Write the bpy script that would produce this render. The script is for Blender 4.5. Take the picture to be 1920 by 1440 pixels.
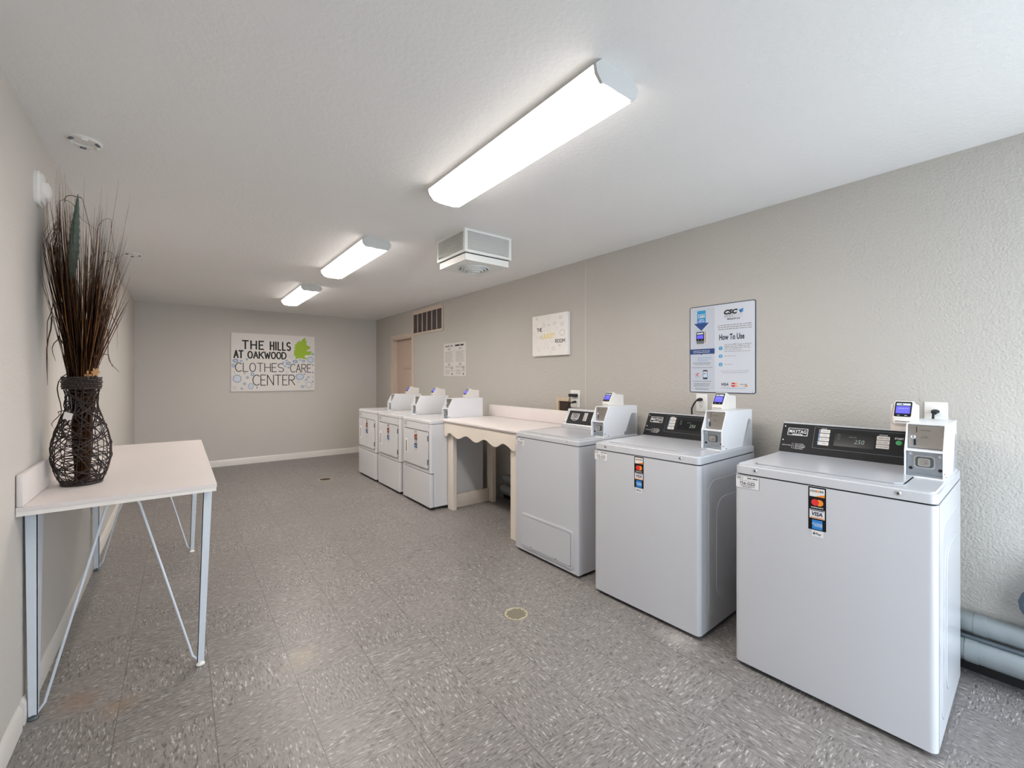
import bpy, bmesh, math, random
from mathutils import Matrix, Vector
R = math.radians
PI = math.pi
SC = bpy.context.scene
COL = SC.collection
for o in list(bpy.data.objects):
    bpy.data.objects.remove(o, do_unlink=True)

# ------------------------------------------------------------------ camera, world, exposure
cd = bpy.data.cameras.new('camera'); cam = bpy.data.objects.new('camera', cd); COL.objects.link(cam)
cam.location = (0, 0, 1.34); cam.rotation_euler = (R(90), 0, R(-37.508))
cd.sensor_fit = 'HORIZONTAL'; cd.sensor_width = 36.0; cd.lens = 813.63 / 1920 * 36
cd.shift_y = -12.147 / 1920; cd.clip_start = 0.02; cd.clip_end = 200
SC.camera = cam
vs = SC.view_settings
SC.display_settings.display_device = 'sRGB'
vs.view_transform = 'Standard'; vs.look = 'None'; vs.exposure = 0.16; vs.gamma = 1.0; vs.use_curve_mapping = False
W = bpy.data.worlds.new('sky'); SC.world = W; W.use_nodes = True
W.node_tree.nodes['Background'].inputs[0].default_value = (0.80, 0.90, 1.0, 1)
W.node_tree.nodes['Background'].inputs[1].default_value = 5.2
LAMP = 112.0                                   # radiance of the fluorescent diffusers
def lamp(name, kind, loc, rot, energy, color=(1, 1, 1), **kw):
    ld = bpy.data.lights.new(name, kind); lo = bpy.data.objects.new(name, ld); COL.objects.link(lo)
    lo.location = loc; lo.rotation_euler = rot; ld.energy = energy; ld.color = color
    for k, v in kw.items(): setattr(ld, k, v)
    return lo
pt = lamp('doorway_daylight', 'AREA', (1.875, -0.70, 1.125), (R(90), 0, 0), 1.0, shape='RECTANGLE', size=1.85, size_y=2.25)
pt.data.cycles.is_portal = True

# ------------------------------------------------------------------ room constants
XL, XR, YF, ZC, YN = -0.483, 2.878, 7.85, 2.3926, -0.62

# ------------------------------------------------------------------ materials
def lin(h):
    h = h.lstrip('#'); c = [int(h[i:i+2], 16) / 255 for i in (0, 2, 4)]
    return tuple(x / 12.92 if x <= .04045 else ((x + .055) / 1.055) ** 2.4 for x in c)
MATS = {}
def mat(name, color, rough=.5, metal=0, spec=.5, bump=0, bscale=80, vary=0, vscale=6, emit=0, coat=0):
    if name in MATS: return MATS[name]
    m = bpy.data.materials.new(name); m.use_nodes = True; MATS[name] = m
    nt = m.node_tree; b = nt.nodes['Principled BSDF']
    c = lin(color) if isinstance(color, str) else color
    b.inputs['Base Color'].default_value = (*c, 1)
    b.inputs['Roughness'].default_value = rough; b.inputs['Metallic'].default_value = metal
    b.inputs['Specular IOR Level'].default_value = spec
    if coat: b.inputs['Coat Weight'].default_value = coat; b.inputs['Coat Roughness'].default_value = .1
    if emit:
        b.inputs['Emission Color'].default_value = (*c, 1); b.inputs['Emission Strength'].default_value = emit
    if bump or vary:
        tc = nt.nodes.new('ShaderNodeTexCoord')
        if bump:
            n = nt.nodes.new('ShaderNodeTexNoise'); n.inputs['Scale'].default_value = bscale; n.inputs['Detail'].default_value = 3
            bp = nt.nodes.new('ShaderNodeBump'); bp.inputs['Strength'].default_value = bump; bp.inputs['Distance'].default_value = .01
            nt.links.new(tc.outputs['Object'], n.inputs['Vector']); nt.links.new(n.outputs[0], bp.inputs['Height'])
            nt.links.new(bp.outputs[0], b.inputs['Normal'])
        if vary:
            n2 = nt.nodes.new('ShaderNodeTexNoise'); n2.inputs['Scale'].default_value = vscale; n2.inputs['Detail'].default_value = 4
            nt.links.new(tc.outputs['Object'], n2.inputs['Vector'])
            mr = nt.nodes.new('ShaderNodeMapRange'); mr.inputs['To Min'].default_value = 1 - vary; mr.inputs['To Max'].default_value = 1 + vary
            mx = nt.nodes.new('ShaderNodeVectorMath'); mx.operation = 'SCALE'; mx.inputs[0].default_value = c
            nt.links.new(n2.outputs[0], mr.inputs['Value']); nt.links.new(mr.outputs[0], mx.inputs['Scale'])
            nt.links.new(mx.outputs[0], b.inputs['Base Color'])
    return m
def M(k): return MATS[k]
mat('white_enamel', '#c3c5ca', .24, coat=.25, vary=.015, vscale=3)
mat('dryer_enamel', '#d6d6d8', .24, coat=.25, vary=.015, vscale=3)
mat('meter_white', '#ecedf0', .3, vary=.01)
mat('white_paint', '#e9e5e0', .4, vary=.03, vscale=8)
mat('cream_paint', '#e3d9cd', .45, vary=.03, vscale=8)
mat('laminate', '#e3dbd8', .28, vary=.02, vscale=5)
mat('table_white', '#dcd5d2', .38, vary=.03, vscale=5)
mat('table_metal', '#d3dce6', .4, vary=.04, vscale=12)
mat('base_paint', '#e4e0da', .35, vary=.03)
mat('black_panel', '#17181b', .5, spec=.2)
mat('black_gloss', '#0c0d0f', .12)
mat('dark_gap', '#141212', .8)
mat('rubber', '#101012', .6)
mat('steel', '#b9b4ae', .32, metal=1, bump=.02, bscale=400)
mat('galvanized', '#aab2ba', .38, metal=1, vary=.12, vscale=40)
mat('chrome', '#d8d8da', .15, metal=1)
mat('silver_print', '#d6d6d6', .4)
mat('button_grey', '#d9d6d2', .45)
mat('green_button', '#3aa25e', .4)
mat('digit', '#8fa394', .5)
mat('reader_white', '#e8e4de', .35)
mat('reader_bracket', '#d8cdc4', .45)
mat('screen_blue', '#5a55d8', .3, emit=.55)
mat('ink', '#1c1a1c', .6)
mat('ink_soft', '#6f7278', .7)
mat('paper', '#d6d1cd', .6)
mat('canvas_white', '#ece8e4', .7, bump=.05, bscale=500)
mat('label_white', '#dedee0', .5)
mat('navy', '#1b3f7d', .45)
mat('navy_dark', '#17243f', .4)
mat('cyan', '#1c93c8', .45)
mat('poster_white', '#cdd2da', .3)
mat('poster_grey', '#bfc5d0', .3)
mat('sky_blue_text', '#6f9fc0', .5)
mat('red', '#d5302f', .45)
mat('orange', '#e98a2c', .45)
mat('pale_orange', '#f0b978', .5)
mat('amex_blue', '#2a7fc9', .45)
mat('amex_pale', '#b9d3ea', .45)
mat('leaf_green', '#a3c531', .6)
mat('bubble_dark', '#7890b4', .6)
mat('bubble_mid', '#a3bad6', .6)
mat('bubble_pale', '#d6dfe9', .6)
mat('faint_grey', '#cfcac8', .6)
mat('yellow_paint', '#e6d38a', .6)
mat('wicker', '#2a201d', .6, vary=.3, vscale=60)
mat('grass_dark', '#4e3018', .6, vary=.5, vscale=14)
mat('grass_red', '#3a1c12', .6, vary=.4, vscale=14)
mat('grass_gold', '#8a5a26', .6, vary=.4, vscale=14)
mat('rolled_leaf', '#4c5d55', .7, bump=.3, bscale=120, vary=.45, vscale=70)
mat('petal', '#e2b27c', .6)
mat('tag_card', '#efece6', .6)
mat('fixture_white', '#d2d4d3', .4)
mat('plastic_white', '#ebeae6', .4)
mat('vent_white', '#e6e8e5', .4)
mat('curtain_dark', '#4a4140', .8, vary=.5, vscale=9)
mat('door_paint', '#c3ae9f', .5, vary=.03)
mat('casing_paint', '#cdbdae', .45, vary=.03)
mat('raw_wood', '#c9b79e', .6, vary=.1, vscale=20)
mat('brown_dark', '#3a2a20', .7)
mat('pipe_grey', '#8f9698', .35, metal=.35, bump=.1, bscale=30, vary=.18, vscale=14)
mat('pipe_dark', '#5c666c', .4, metal=.5, vary=.2, vscale=14)
mat('brass_old', '#b5ad96', .5, metal=.3)
mat('denim', '#59646f', .8, bump=.2, bscale=120)
mat('concrete', '#cdcdcc', .9, vary=.1)

def paint(name, color, bump, scale, rough=.6, dist=.006, vary=.02):
    m = bpy.data.materials.new(name); m.use_nodes = True; MATS[name] = m
    nt = m.node_tree; b = nt.nodes['Principled BSDF']; L = nt.links.new
    tc = nt.nodes.new('ShaderNodeTexCoord')
    n = nt.nodes.new('ShaderNodeTexNoise'); n.inputs['Scale'].default_value = scale; n.inputs['Detail'].default_value = 4; n.inputs['Roughness'].default_value = .55
    n3 = nt.nodes.new('ShaderNodeTexVoronoi'); n3.inputs['Scale'].default_value = scale * .55
    ad = nt.nodes.new('ShaderNodeMath'); ad.operation = 'MULTIPLY_ADD'; ad.inputs[1].default_value = .35
    bp = nt.nodes.new('ShaderNodeBump'); bp.inputs['Strength'].default_value = bump; bp.inputs['Distance'].default_value = dist
    n2 = nt.nodes.new('ShaderNodeTexNoise'); n2.inputs['Scale'].default_value = 1.6; n2.inputs['Detail'].default_value = 6
    mr = nt.nodes.new('ShaderNodeMapRange'); mr.inputs['To Min'].default_value = 1 - vary; mr.inputs['To Max'].default_value = 1 + vary
    mx = nt.nodes.new('ShaderNodeVectorMath'); mx.operation = 'SCALE'; mx.inputs[0].default_value = lin(color)
    for t in (n, n2, n3): L(tc.outputs['Object'], t.inputs['Vector'])
    L(n3.outputs['Distance'], ad.inputs[0]); L(n.outputs[0], ad.inputs[2]); L(ad.outputs[0], bp.inputs['Height'])
    L(bp.outputs[0], b.inputs['Normal']); L(n2.outputs[0], mr.inputs['Value']); L(mr.outputs[0], mx.inputs['Scale'])
    L(mx.outputs[0], b.inputs['Base Color']); b.inputs['Roughness'].default_value = rough
    b.inputs['Specular IOR Level'].default_value = .35
    return m
paint('wall_paint', '#ccc8c2', .25, 90, dist=.004)
paint('wall_paint_rough', '#bbb7b0', .6, 105, .45, dist=.007)
paint('ceiling_paint', '#f3f3f2', .35, 70, dist=.005)

def floor_material():
    m = bpy.data.materials.new('vinyl_tile'); m.use_nodes = True; MATS['vinyl_tile'] = m
    nt = m.node_tree; N = nt.nodes.new; L = nt.links.new; b = nt.nodes['Principled BSDF']
    def math_(op, a, c=None, d=None):
        n = N('ShaderNodeMath'); n.operation = op
        for i, v in enumerate((a, c, d)):
            if v is None: continue
            if isinstance(v, (int, float)): n.inputs[i].default_value = v
            else: L(v, n.inputs[i])
        return n.outputs[0]
    tc = N('ShaderNodeTexCoord'); sp = N('ShaderNodeSeparateXYZ'); L(tc.outputs['Object'], sp.inputs[0])
    x, y = sp.outputs[0], sp.outputs[1]
    tx = math_('DIVIDE', math_('SUBTRACT', x, .1105), .3030); ty = math_('DIVIDE', math_('SUBTRACT', y, .889), .3048)
    fx, fy = math_('FLOOR', tx), math_('FLOOR', ty)
    par = math_('FLOORED_MODULO', math_('ADD', fx, fy), 2)
    cb = N('ShaderNodeCombineXYZ'); L(fx, cb.inputs[0]); L(fy, cb.inputs[1])
    wn = N('ShaderNodeTexWhiteNoise'); wn.noise_dimensions = '2D'; L(cb.outputs[0], wn.inputs['Vector'])
    def vec(sx, sy):
        c = N('ShaderNodeCombineXYZ'); L(math_('MULTIPLY', x, sx), c.inputs[0]); L(math_('MULTIPLY', y, sy), c.inputs[1])
        L(math_('MULTIPLY', wn.outputs['Value'], 40), c.inputs[2]); return c.outputs[0]
    mixv = N('ShaderNodeMix'); mixv.data_type = 'VECTOR'
    L(par, mixv.inputs['Factor']); L(vec(140, 33), mixv.inputs[4]); L(vec(33, 140), mixv.inputs[5])
    v = mixv.outputs[1]
    def noise(off, detail=1.5):
        a = N('ShaderNodeVectorMath'); a.operation = 'ADD'; L(v, a.inputs[0]); a.inputs[1].default_value = (off, off * 2, off * 3)
        n = N('ShaderNodeTexNoise'); n.inputs['Scale'].default_value = 1.0; n.inputs['Detail'].default_value = detail; L(a.outputs[0], n.inputs['Vector']); return n.outputs[0]
    def ramp(val, lo, hi):
        r = N('ShaderNodeMapRange'); r.inputs['From Min'].default_value = lo; r.inputs['From Max'].default_value = hi; L(val, r.inputs['Value']); return r.outputs[0]
    white = ramp(noise(3), .625, .672); dark = ramp(noise(17), .59, .65); mid = ramp(noise(31, 2.5), .35, .65)
    base = N('ShaderNodeMix'); base.data_type = 'RGBA'
    base.inputs[6].default_value = (*lin('#847f7c'), 1); base.inputs[7].default_value = (*lin('#9a9592'), 1); L(mid, base.inputs['Factor'])
    def over(prev, fac, col):
        n = N('ShaderNodeMix'); n.data_type = 'RGBA'; L(fac, n.inputs['Factor']); L(prev, n.inputs[6]); n.inputs[7].default_value = (*lin(col), 1); return n.outputs[2]
    c = over(base.outputs[2], math_('MULTIPLY', dark, .62), '#4d4947')
    c = over(c, math_('MULTIPLY', white, .66), '#d6d2cf')
    # seams between the tiles
    ex = math_('ABSOLUTE', math_('SUBTRACT', math_('FRACT', tx), .5)); ey = math_('ABSOLUTE', math_('SUBTRACT', math_('FRACT', ty), .5))
    sx = math_('GREATER_THAN', ex, .4962); sy = math_('GREATER_THAN', ey, .4978)
    c = over(c, math_('MULTIPLY', sx, .75), '#4d4744'); c = over(c, math_('MULTIPLY', sy, .45), '#565050')
    # rust stains by the table foot, a painted floor highlight, a scuffed patch
    def blob(px, py, rad, amt, col, prev):
        dx = math_('SUBTRACT', x, px); dy = math_('SUBTRACT', y, py)
        d = math_('SQRT', math_('ADD', math_('MULTIPLY', dx, dx), math_('MULTIPLY', dy, dy)))
        n = N('ShaderNodeTexNoise'); n.inputs['Scale'].default_value = 9; n.inputs['Detail'].default_value = 4; L(tc.outputs['Object'], n.inputs['Vector'])
        d2 = math_('ADD', d, math_('MULTIPLY', math_('SUBTRACT', n.outputs[0], .5), rad * 1.6))
        r = N('ShaderNodeMapRange'); r.inputs['From Min'].default_value = rad; r.inputs['From Max'].default_value = rad * .2; L(d2, r.inputs['Value'])
        return over(prev, math_('MULTIPLY', r.outputs[0], amt), col)
    c = blob(-.33, 2.52, .10, .28, '#a0714a', c); c = blob(-.20, 2.38, .08, .30, '#b08a55', c)
    c = blob(.47, 2.26, .10, .25, '#d0bb98', c)  # soft reflection of the lights, put into the tile colour
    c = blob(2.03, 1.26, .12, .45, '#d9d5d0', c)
    # overall uneven wear
    nw = N('ShaderNodeTexNoise'); nw.inputs['Scale'].default_value = 1.3; nw.inputs['Detail'].default_value = 5; L(tc.outputs['Object'], nw.inputs['Vector'])
    mr = N('ShaderNodeMapRange'); mr.inputs['To Min'].default_value = .68; mr.inputs['To Max'].default_value = .88; L(nw.outputs[0], mr.inputs['Value'])
    tone = math_('MULTIPLY', mr.outputs[0], math_('ADD', math_('MULTIPLY', wn.outputs['Value'], .07), .965))
    sc = N('ShaderNodeVectorMath'); sc.operation = 'SCALE'; L(c, sc.inputs[0]); L(tone, sc.inputs['Scale'])
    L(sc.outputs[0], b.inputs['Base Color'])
    b.inputs['Roughness'].default_value = .38; b.inputs['Specular IOR Level'].default_value = .4
    return m
floor_material()

def diffuser_material():
    m = bpy.data.materials.new('lit_diffuser'); m.use_nodes = True; MATS['lit_diffuser'] = m
    nt = m.node_tree; N = nt.nodes.new; L = nt.links.new; b = nt.nodes['Principled BSDF']
    tc = N('ShaderNodeTexCoord'); sp = N('ShaderNodeSeparateXYZ'); L(tc.outputs['Object'], sp.inputs[0])
    a = N('ShaderNodeMath'); a.operation = 'ABSOLUTE'; L(sp.outputs[0], a.inputs[0])
    s = N('ShaderNodeMath'); s.operation = 'SUBTRACT'; s.inputs[1].default_value = .048; L(a.outputs[0], s.inputs[0])
    a2 = N('ShaderNodeMath'); a2.operation = 'ABSOLUTE'; L(s.outputs[0], a2.inputs[0])
    q = N('ShaderNodeMapRange'); q.inputs['From Min'].default_value = .074; q.inputs['From Max'].default_value = .0; L(a2.outputs[0], q.inputs['Value'])
    pw_ = N('ShaderNodeMath'); pw_.operation = 'POWER'; pw_.inputs[1].default_value = 3.6; L(q.outputs[0], pw_.inputs[0])
    mr = N('ShaderNodeMapRange'); mr.inputs['To Min'].default_value = .0062; mr.inputs['To Max'].default_value = 1.0; L(pw_.outputs[0], mr.inputs['Value'])
    ml = N('ShaderNodeMath'); ml.operation = 'MULTIPLY'; ml.inputs[1].default_value = LAMP; 
    sd = N('ShaderNodeMapRange'); sd.inputs['From Min'].default_value = .079; sd.inputs['From Max'].default_value = .086; sd.inputs['To Max'].default_value = .03; L(a.outputs[0], sd.inputs['Value'])
    mxm = N('ShaderNodeMath'); mxm.operation = 'MAXIMUM'; L(mr.outputs[0], mxm.inputs[0]); L(sd.outputs[0], mxm.inputs[1])
    L(mxm.outputs[0], ml.inputs[0])
    b.inputs['Base Color'].default_value = (.8, .8, .8, 1); b.inputs['Roughness'].default_value = .4
    b.inputs['Emission Color'].default_value = (1.0, .92, .855, 1); L(ml.outputs[0], b.inputs['Emission Strength'])
diffuser_material()

# ------------------------------------------------------------------ mesh helpers
def link(o, parent=None):
    COL.objects.link(o)
    if parent is not None: o.parent = parent
    return o
def obj(name, bm, mats, parent=None, angle=35, loc=None):
    me = bpy.data.meshes.new(name)
    bmesh.ops.recalc_face_normals(bm, faces=bm.faces[:]) if getattr(bm, 'fixn', False) else None
    for f in bm.faces: f.smooth = True
    bm.to_mesh(me); bm.free()
    me.set_sharp_from_angle(angle=R(angle))
    for k in (mats if isinstance(mats, (list, tuple)) else [mats]): me.materials.append(MATS[k])
    o = bpy.data.objects.new(name, me); link(o, parent)
    if loc: o.location = loc
    return o
def tag(o, label, cat, group=None):
    o['label'] = label; o['category'] = cat
    if group: o['group'] = group
    return o
def thing(name, label, cat, loc=(0, 0, 0), rz=0, group=None):
    o = bpy.data.objects.new(name, None); o.empty_display_size = .1; COL.objects.link(o)
    o.location = loc; o.rotation_euler = (0, 0, rz)
    return tag(o, label, cat, group)
def struct(name, bm, mats, parent=None, angle=35):
    o = obj(name, bm, mats, parent, angle)
    if parent is None: o['kind'] = 'structure'
    return o
def nb(): return bmesh.new()
def box(bm, x0, y0, z0, x1, y1, z1, bev=0, seg=2, mi=0, only=None):
    r = bmesh.ops.create_cube(bm, size=1.0)
    vs_ = r['verts']
    for v in vs_:
        v.co = Vector(((x0 + x1) / 2 + v.co.x * abs(x1 - x0), (y0 + y1) / 2 + v.co.y * abs(y1 - y0), (z0 + z1) / 2 + v.co.z * abs(z1 - z0)))
    fs = {f for v in vs_ for f in v.link_faces}
    for f in fs: f.material_index = mi
    if bev:
        es = {e for v in vs_ for e in v.link_edges}
        if only == 'z': es = {e for e in es if abs(e.verts[0].co.z - e.verts[1].co.z) > 1e-5}
        if only == 'x': es = {e for e in es if abs(e.verts[0].co.x - e.verts[1].co.x) > 1e-5}
        bmesh.ops.bevel(bm, geom=list(es), offset=bev, segments=seg, affect='EDGES', profile=.5)
    return bm
def prism(bm, pts, axis, a0, a1, mi=0):
    def p3(p, a):
        return {'x': (a, p[0], p[1]), 'y': (p[0], a, p[1]), 'z': (p[0], p[1], a)}[axis]
    A = [bm.verts.new(p3(p, a0)) for p in pts]; B = [bm.verts.new(p3(p, a1)) for p in pts]
    fs = []
    n = len(pts)
    for i in range(n):
        fs.append(bm.faces.new((A[i], A[(i + 1) % n], B[(i + 1) % n], B[i])))
    fs.append(bm.faces.new(A[::-1])); fs.append(bm.faces.new(B))
    for f in fs: f.material_index = mi
    bmesh.ops.recalc_face_normals(bm, faces=fs)
    return fs
def rrect(x0, y0, x1, y1, r, n=5, corners=(1, 1, 1, 1)):
    pts = []
    for k, (cx, cy, a) in enumerate(((x0 + r, y0 + r, 180), (x1 - r, y0 + r, 270), (x1 - r, y1 - r, 0), (x0 + r, y1 - r, 90))):
        if not corners[k]:
            pts.append(((x0, y0), (x1, y0), (x1, y1), (x0, y1))[k]); continue
        for i in range(n + 1):
            t = R(a + 90 * i / n); pts.append((cx + r * math.cos(t), cy + r * math.sin(t)))
    return pts
def frames(path):
    P = [Vector(p) for p in path]; T = []
    for i in range(len(P)):
        a = P[max(i - 1, 0)]; b = P[min(i + 1, len(P) - 1)]; t = (b - a)
        T.append(t.normalized() if t.length > 1e-9 else Vector((0, 0, 1)))
    up = Vector((0, 0, 1)) if abs(T[0].z) < .9 else Vector((1, 0, 0))
    out = []; n = T[0].cross(up).normalized()
    for t in T:
        n = (n - t * n.dot(t)); n = n.normalized() if n.length > 1e-6 else t.orthogonal().normalized()
        out.append((n, t.cross(n)))
    return P, out
def tube(bm, path, r, seg=8, mi=0, flat=1.0, caps=True):
    P, F = frames(path); rings = []
    for i, p in enumerate(P):
        rr = r[i] if isinstance(r, (list, tuple)) else r
        n, b = F[i]
        rings.append([bm.verts.new(p + n * (rr * math.cos(2 * PI * k / seg)) + b * (rr * flat * math.sin(2 * PI * k / seg))) for k in range(seg)])
    for a, c in zip(rings, rings[1:]):
        for k in range(seg):
            f = bm.faces.new((a[k], a[(k + 1) % seg], c[(k + 1) % seg], c[k])); f.material_index = mi
    if caps:
        f = bm.faces.new(rings[0][::-1]); f.material_index = mi
        f = bm.faces.new(rings[-1]); f.material_index = mi
def lathe(bm, prof, seg=32, mi=0, m=None, caps=True):
    m = m or Matrix(); rings = []
    for r, z in prof:
        rings.append([bm.verts.new(m @ Vector((r * math.cos(2 * PI * k / seg), r * math.sin(2 * PI * k / seg), z))) for k in range(seg)])
    for a, c in zip(rings, rings[1:]):
        for k in range(seg):
            f = bm.faces.new((a[k], a[(k + 1) % seg], c[(k + 1) % seg], c[k])); f.material_index = mi
    if caps:
        if prof[0][0] > 1e-6: bm.faces.new(rings[0][::-1]).material_index = mi
        if prof[-1][0] > 1e-6: bm.faces.new(rings[-1]).material_index = mi
def MX(origin, u, v):
    u = Vector(u).normalized(); v = Vector(v).normalized(); w = u.cross(v)
    m = Matrix((u, v, w)).transposed().to_4x4(); m.translation = Vector(origin); return m

# flat printed artwork: shapes and lettering in metres on a plane
_tc = {}
def glyphs(s, bold, shear):
    k = (s, bold, shear)
    if k in _tc: return _tc[k]
    cu = bpy.data.curves.new('t', 'FONT'); cu.body = s; cu.size = 1; cu.resolution_u = 2; cu.offset = bold; cu.shear = shear; cu.fill_mode = 'FRONT'
    o = bpy.data.objects.new('t', cu); COL.objects.link(o)
    dg = bpy.context.evaluated_depsgraph_get(); me = bpy.data.meshes.new_from_object(o.evaluated_get(dg))
    V = [(v.co.x, v.co.y) for v in me.vertices]; F = [tuple(p.vertices) for p in me.polygons]
    bpy.data.objects.remove(o); bpy.data.curves.remove(cu); bpy.data.meshes.remove(me)
    x0 = min([v[0] for v in V] or [0]); x1 = max([v[0] for v in V] or [1])
    V = [(x - x0, y) for x, y in V]
    _tc[k] = (V, F, x1 - x0); return _tc[k]
class Art:
    def __init__(s, mtx): s.bm = bmesh.new(); s.m = mtx; s.mats = []; s.w = .0004
    def mi(s, k):
        if k not in s.mats: s.mats.append(k)
        return s.mats.index(k)
    def poly(s, pts, k, w=None):
        w = s.w if w is None else w
        vs_ = [s.bm.verts.new(s.m @ Vector((p[0], p[1], w))) for p in pts]
        f = s.bm.faces.new(vs_); f.material_index = s.mi(k); f.normal_update()
        if f.normal.dot(s.m.to_3x3() @ Vector((0, 0, 1))) < 0: f.normal_flip()
    def rect(s, u0, v0, u1, v1, k, w=None): s.poly([(u0, v0), (u1, v0), (u1, v1), (u0, v1)], k, w)
    def rrect(s, u0, v0, u1, v1, r, k, w=None): s.poly(rrect(u0, v0, u1, v1, r), k, w)
    def ell(s, u, v, a, b, k, w=None, n=20): s.poly([(u + a * math.cos(2 * PI * i / n), v + b * math.sin(2 * PI * i / n)) for i in range(n)], k, w)
    def ring(s, u, v, a, b, t, k, w=None, n=20):
        for i in range(n):
            c0, s0, c1, s1 = math.cos(2*PI*i/n), math.sin(2*PI*i/n), math.cos(2*PI*(i+1)/n), math.sin(2*PI*(i+1)/n)
            s.poly([(u+a*c0, v+b*s0), (u+a*c1, v+b*s1), (u+(a-t)*c1, v+(b-t)*s1), (u+(a-t)*c0, v+(b-t)*s0)], k, w)
    def frame(s, u0, v0, u1, v1, t, k, w=None):
        s.rect(u0, v0, u1, v0 + t, k, w); s.rect(u0, v1 - t, u1, v1, k, w); s.rect(u0, v0 + t, u0 + t, v1 - t, k, w); s.rect(u1 - t, v0 + t, u1, v1 - t, k, w)
    def stroke(s, pts, t, k, w=None):
        w = s.w if w is None else w
        for a, b in zip(pts, pts[1:]):
            d = Vector((b[0]-a[0], b[1]-a[1]))
            if d.length < 1e-6: continue
            d.normalize(); n = Vector((-d.y, d.x)) * t / 2; e = d * t * .35
            s.poly([(a[0]-n.x-e.x, a[1]-n.y-e.y), (b[0]-n.x+e.x, b[1]-n.y+e.y), (b[0]+n.x+e.x, b[1]+n.y+e.y), (a[0]+n.x-e.x, a[1]+n.y-e.y)], k, w); w += 2e-6
    def text(s, t, u, v, h, k, width=None, align='L', bold=0.0, shear=0.0, w=None):
        V, F, tw = glyphs(t, bold, shear); sc = h / .69; sx = sc
        if width: sx = width / tw
        off = {'L': 0, 'C': -tw * sx / 2, 'R': -tw * sx}[align]
        w = (s.w + .0004) if w is None else w
        vs_ = [s.bm.verts.new(s.m @ Vector((u + off + p[0] * sx, v + p[1] * sc, w))) for p in V]
        wd = s.m.to_3x3() @ Vector((0, 0, 1))
        for f in F:
            try:
                ff = s.bm.faces.new([vs_[i] for i in f]); ff.material_index = s.mi(k); ff.normal_update()
                if ff.normal.dot(wd) < 0: ff.normal_flip()
            except ValueError: pass
    def greek(s, u0, u1, v, h, k, seed=1, w=None):
        # lettering too small to read in the photograph: a broken line of word-long strokes
        rnd = random.Random(seed * 7919 + int(v * 1e5)); u = u0
        while u < u1 - h:
            l = min(rnd.uniform(1.6, 5.5) * h, u1 - u); s.rect(u, v, u + l, v + h, k, w); u += l + h * .8
    def done(s, name, parent): return obj(name, s.bm, s.mats, parent, 80)

# hand-lettered monoline capitals in a unit box
def arc(cx, cy, rx, ry, a0, a1, n=10): return [(cx + rx * math.cos(R(a0 + (a1 - a0) * i / n)), cy + ry * math.sin(R(a0 + (a1 - a0) * i / n))) for i in range(n + 1)]
SF = {'T': [[(0, 1), (1, 1)], [(.5, 1), (.5, 0)]], 'H': [[(0, 1), (0, 0)], [(1, 1), (1, 0)], [(0, .52), (1, .52)]],
 'E': [[(1, 1), (0, 1), (0, 0), (1, 0)], [(0, .52), (.8, .52)]], 'I': [[(.5, 1), (.5, 0)]], 'L': [[(0, 1), (0, 0), (1, 0)]],
 'S': [arc(.5, .75, .5, .25, 40, 270, 9) + arc(.5, .25, .5, .25, 90, -140, 9)], 'A': [[(0, 0), (.5, 1), (1, 0)], [(.2, .36), (.8, .36)]],
 'O': [arc(.5, .5, .5, .5, 90, 450, 18)], 'K': [[(0, 1), (0, 0)], [(1, 1), (0, .42)], [(.3, .6), (1, 0)]],
 'W': [[(0, 1), (.25, 0), (.5, .8), (.75, 0), (1, 1)]], 'D': [[(0, 0), (0, 1), (.35, 1)] + arc(.35, .5, .65, .5, 90, -90, 10) + [(0, 0)]],
 'C': [arc(.6, .5, .6, .5, 48, 312, 14)], 'R': [[(0, 0), (0, 1), (.6, 1)] + arc(.6, .75, .35, .25, 90, -90, 8) + [(0, .5)], [(.4, .5), (1, 0)]],
 'N': [[(0, 0), (0, 1), (1, 0), (1, 1)]], 'M': [[(0, 0), (.1, 1), (.5, .3), (.9, 1), (1, 0)]], 'U': [[(0, 1), (0, .4)] + arc(.5, .4, .5, .4, 180, 360, 8) + [(1, 1)]],
 'Y': [[(0, 1), (.5, .5), (1, 1)], [(.5, .5), (.5, 0)]]}
def letters(art, s, u0, u1, v0, v1, t, k, gap=.32):
    wid = {'I': .12, 'W': 1.3, 'M': 1.2, ' ': .45, 'L': .8, 'E': .8}
    tot = sum(wid.get(c, 1) for c in s) + gap * (len(s) - 1); sc = (u1 - u0) / tot; u = u0
    for c in s:
        w = wid.get(c, 1) * sc
        for p in SF.get(c, []): art.stroke([(u + q[0] * w, v0 + q[1] * (v1 - v0)) for q in p], t, k)
        u += w + gap * sc

# ------------------------------------------------------------------ the room
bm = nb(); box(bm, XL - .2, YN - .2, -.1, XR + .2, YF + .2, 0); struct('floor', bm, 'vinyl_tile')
bm = nb(); box(bm, XL - .2, YN - .2, ZC, XR + .2, YF + .2, ZC + .1); struct('ceiling', bm, 'ceiling_paint')
bm = nb(); box(bm, XL - .15, YN, 0, XL, YF, ZC); struct('wall_left', bm, 'wall_paint')
bm = nb(); box(bm, XL - .15, YF, 0, XR + .15, YF + .15, ZC); struct('wall_far', bm, 'wall_paint')
DY0, DY1, DZ = 6.30, 7.06, 1.975            # doorway in the right wall
bm = nb(); box(bm, XR, YN, 0, XR + .15, DY0, ZC); box(bm, XR, DY1, 0, XR + .15, YF, ZC); box(bm, XR, DY0, DZ, XR + .15, DY1, ZC)
struct('wall_right', bm, 'wall_paint_rough')
OX0, OX1, OZ = .95, 2.80, 2.25                # wide open entrance in the near wall, behind the camera
bm = nb()
box(bm, XL - .15, YN - .15, 0, OX0, YN, ZC); box(bm, OX1, YN - .15, 0, XR + .15, YN, ZC); box(bm, OX0, YN - .15, OZ, OX1, YN, ZC)
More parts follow.
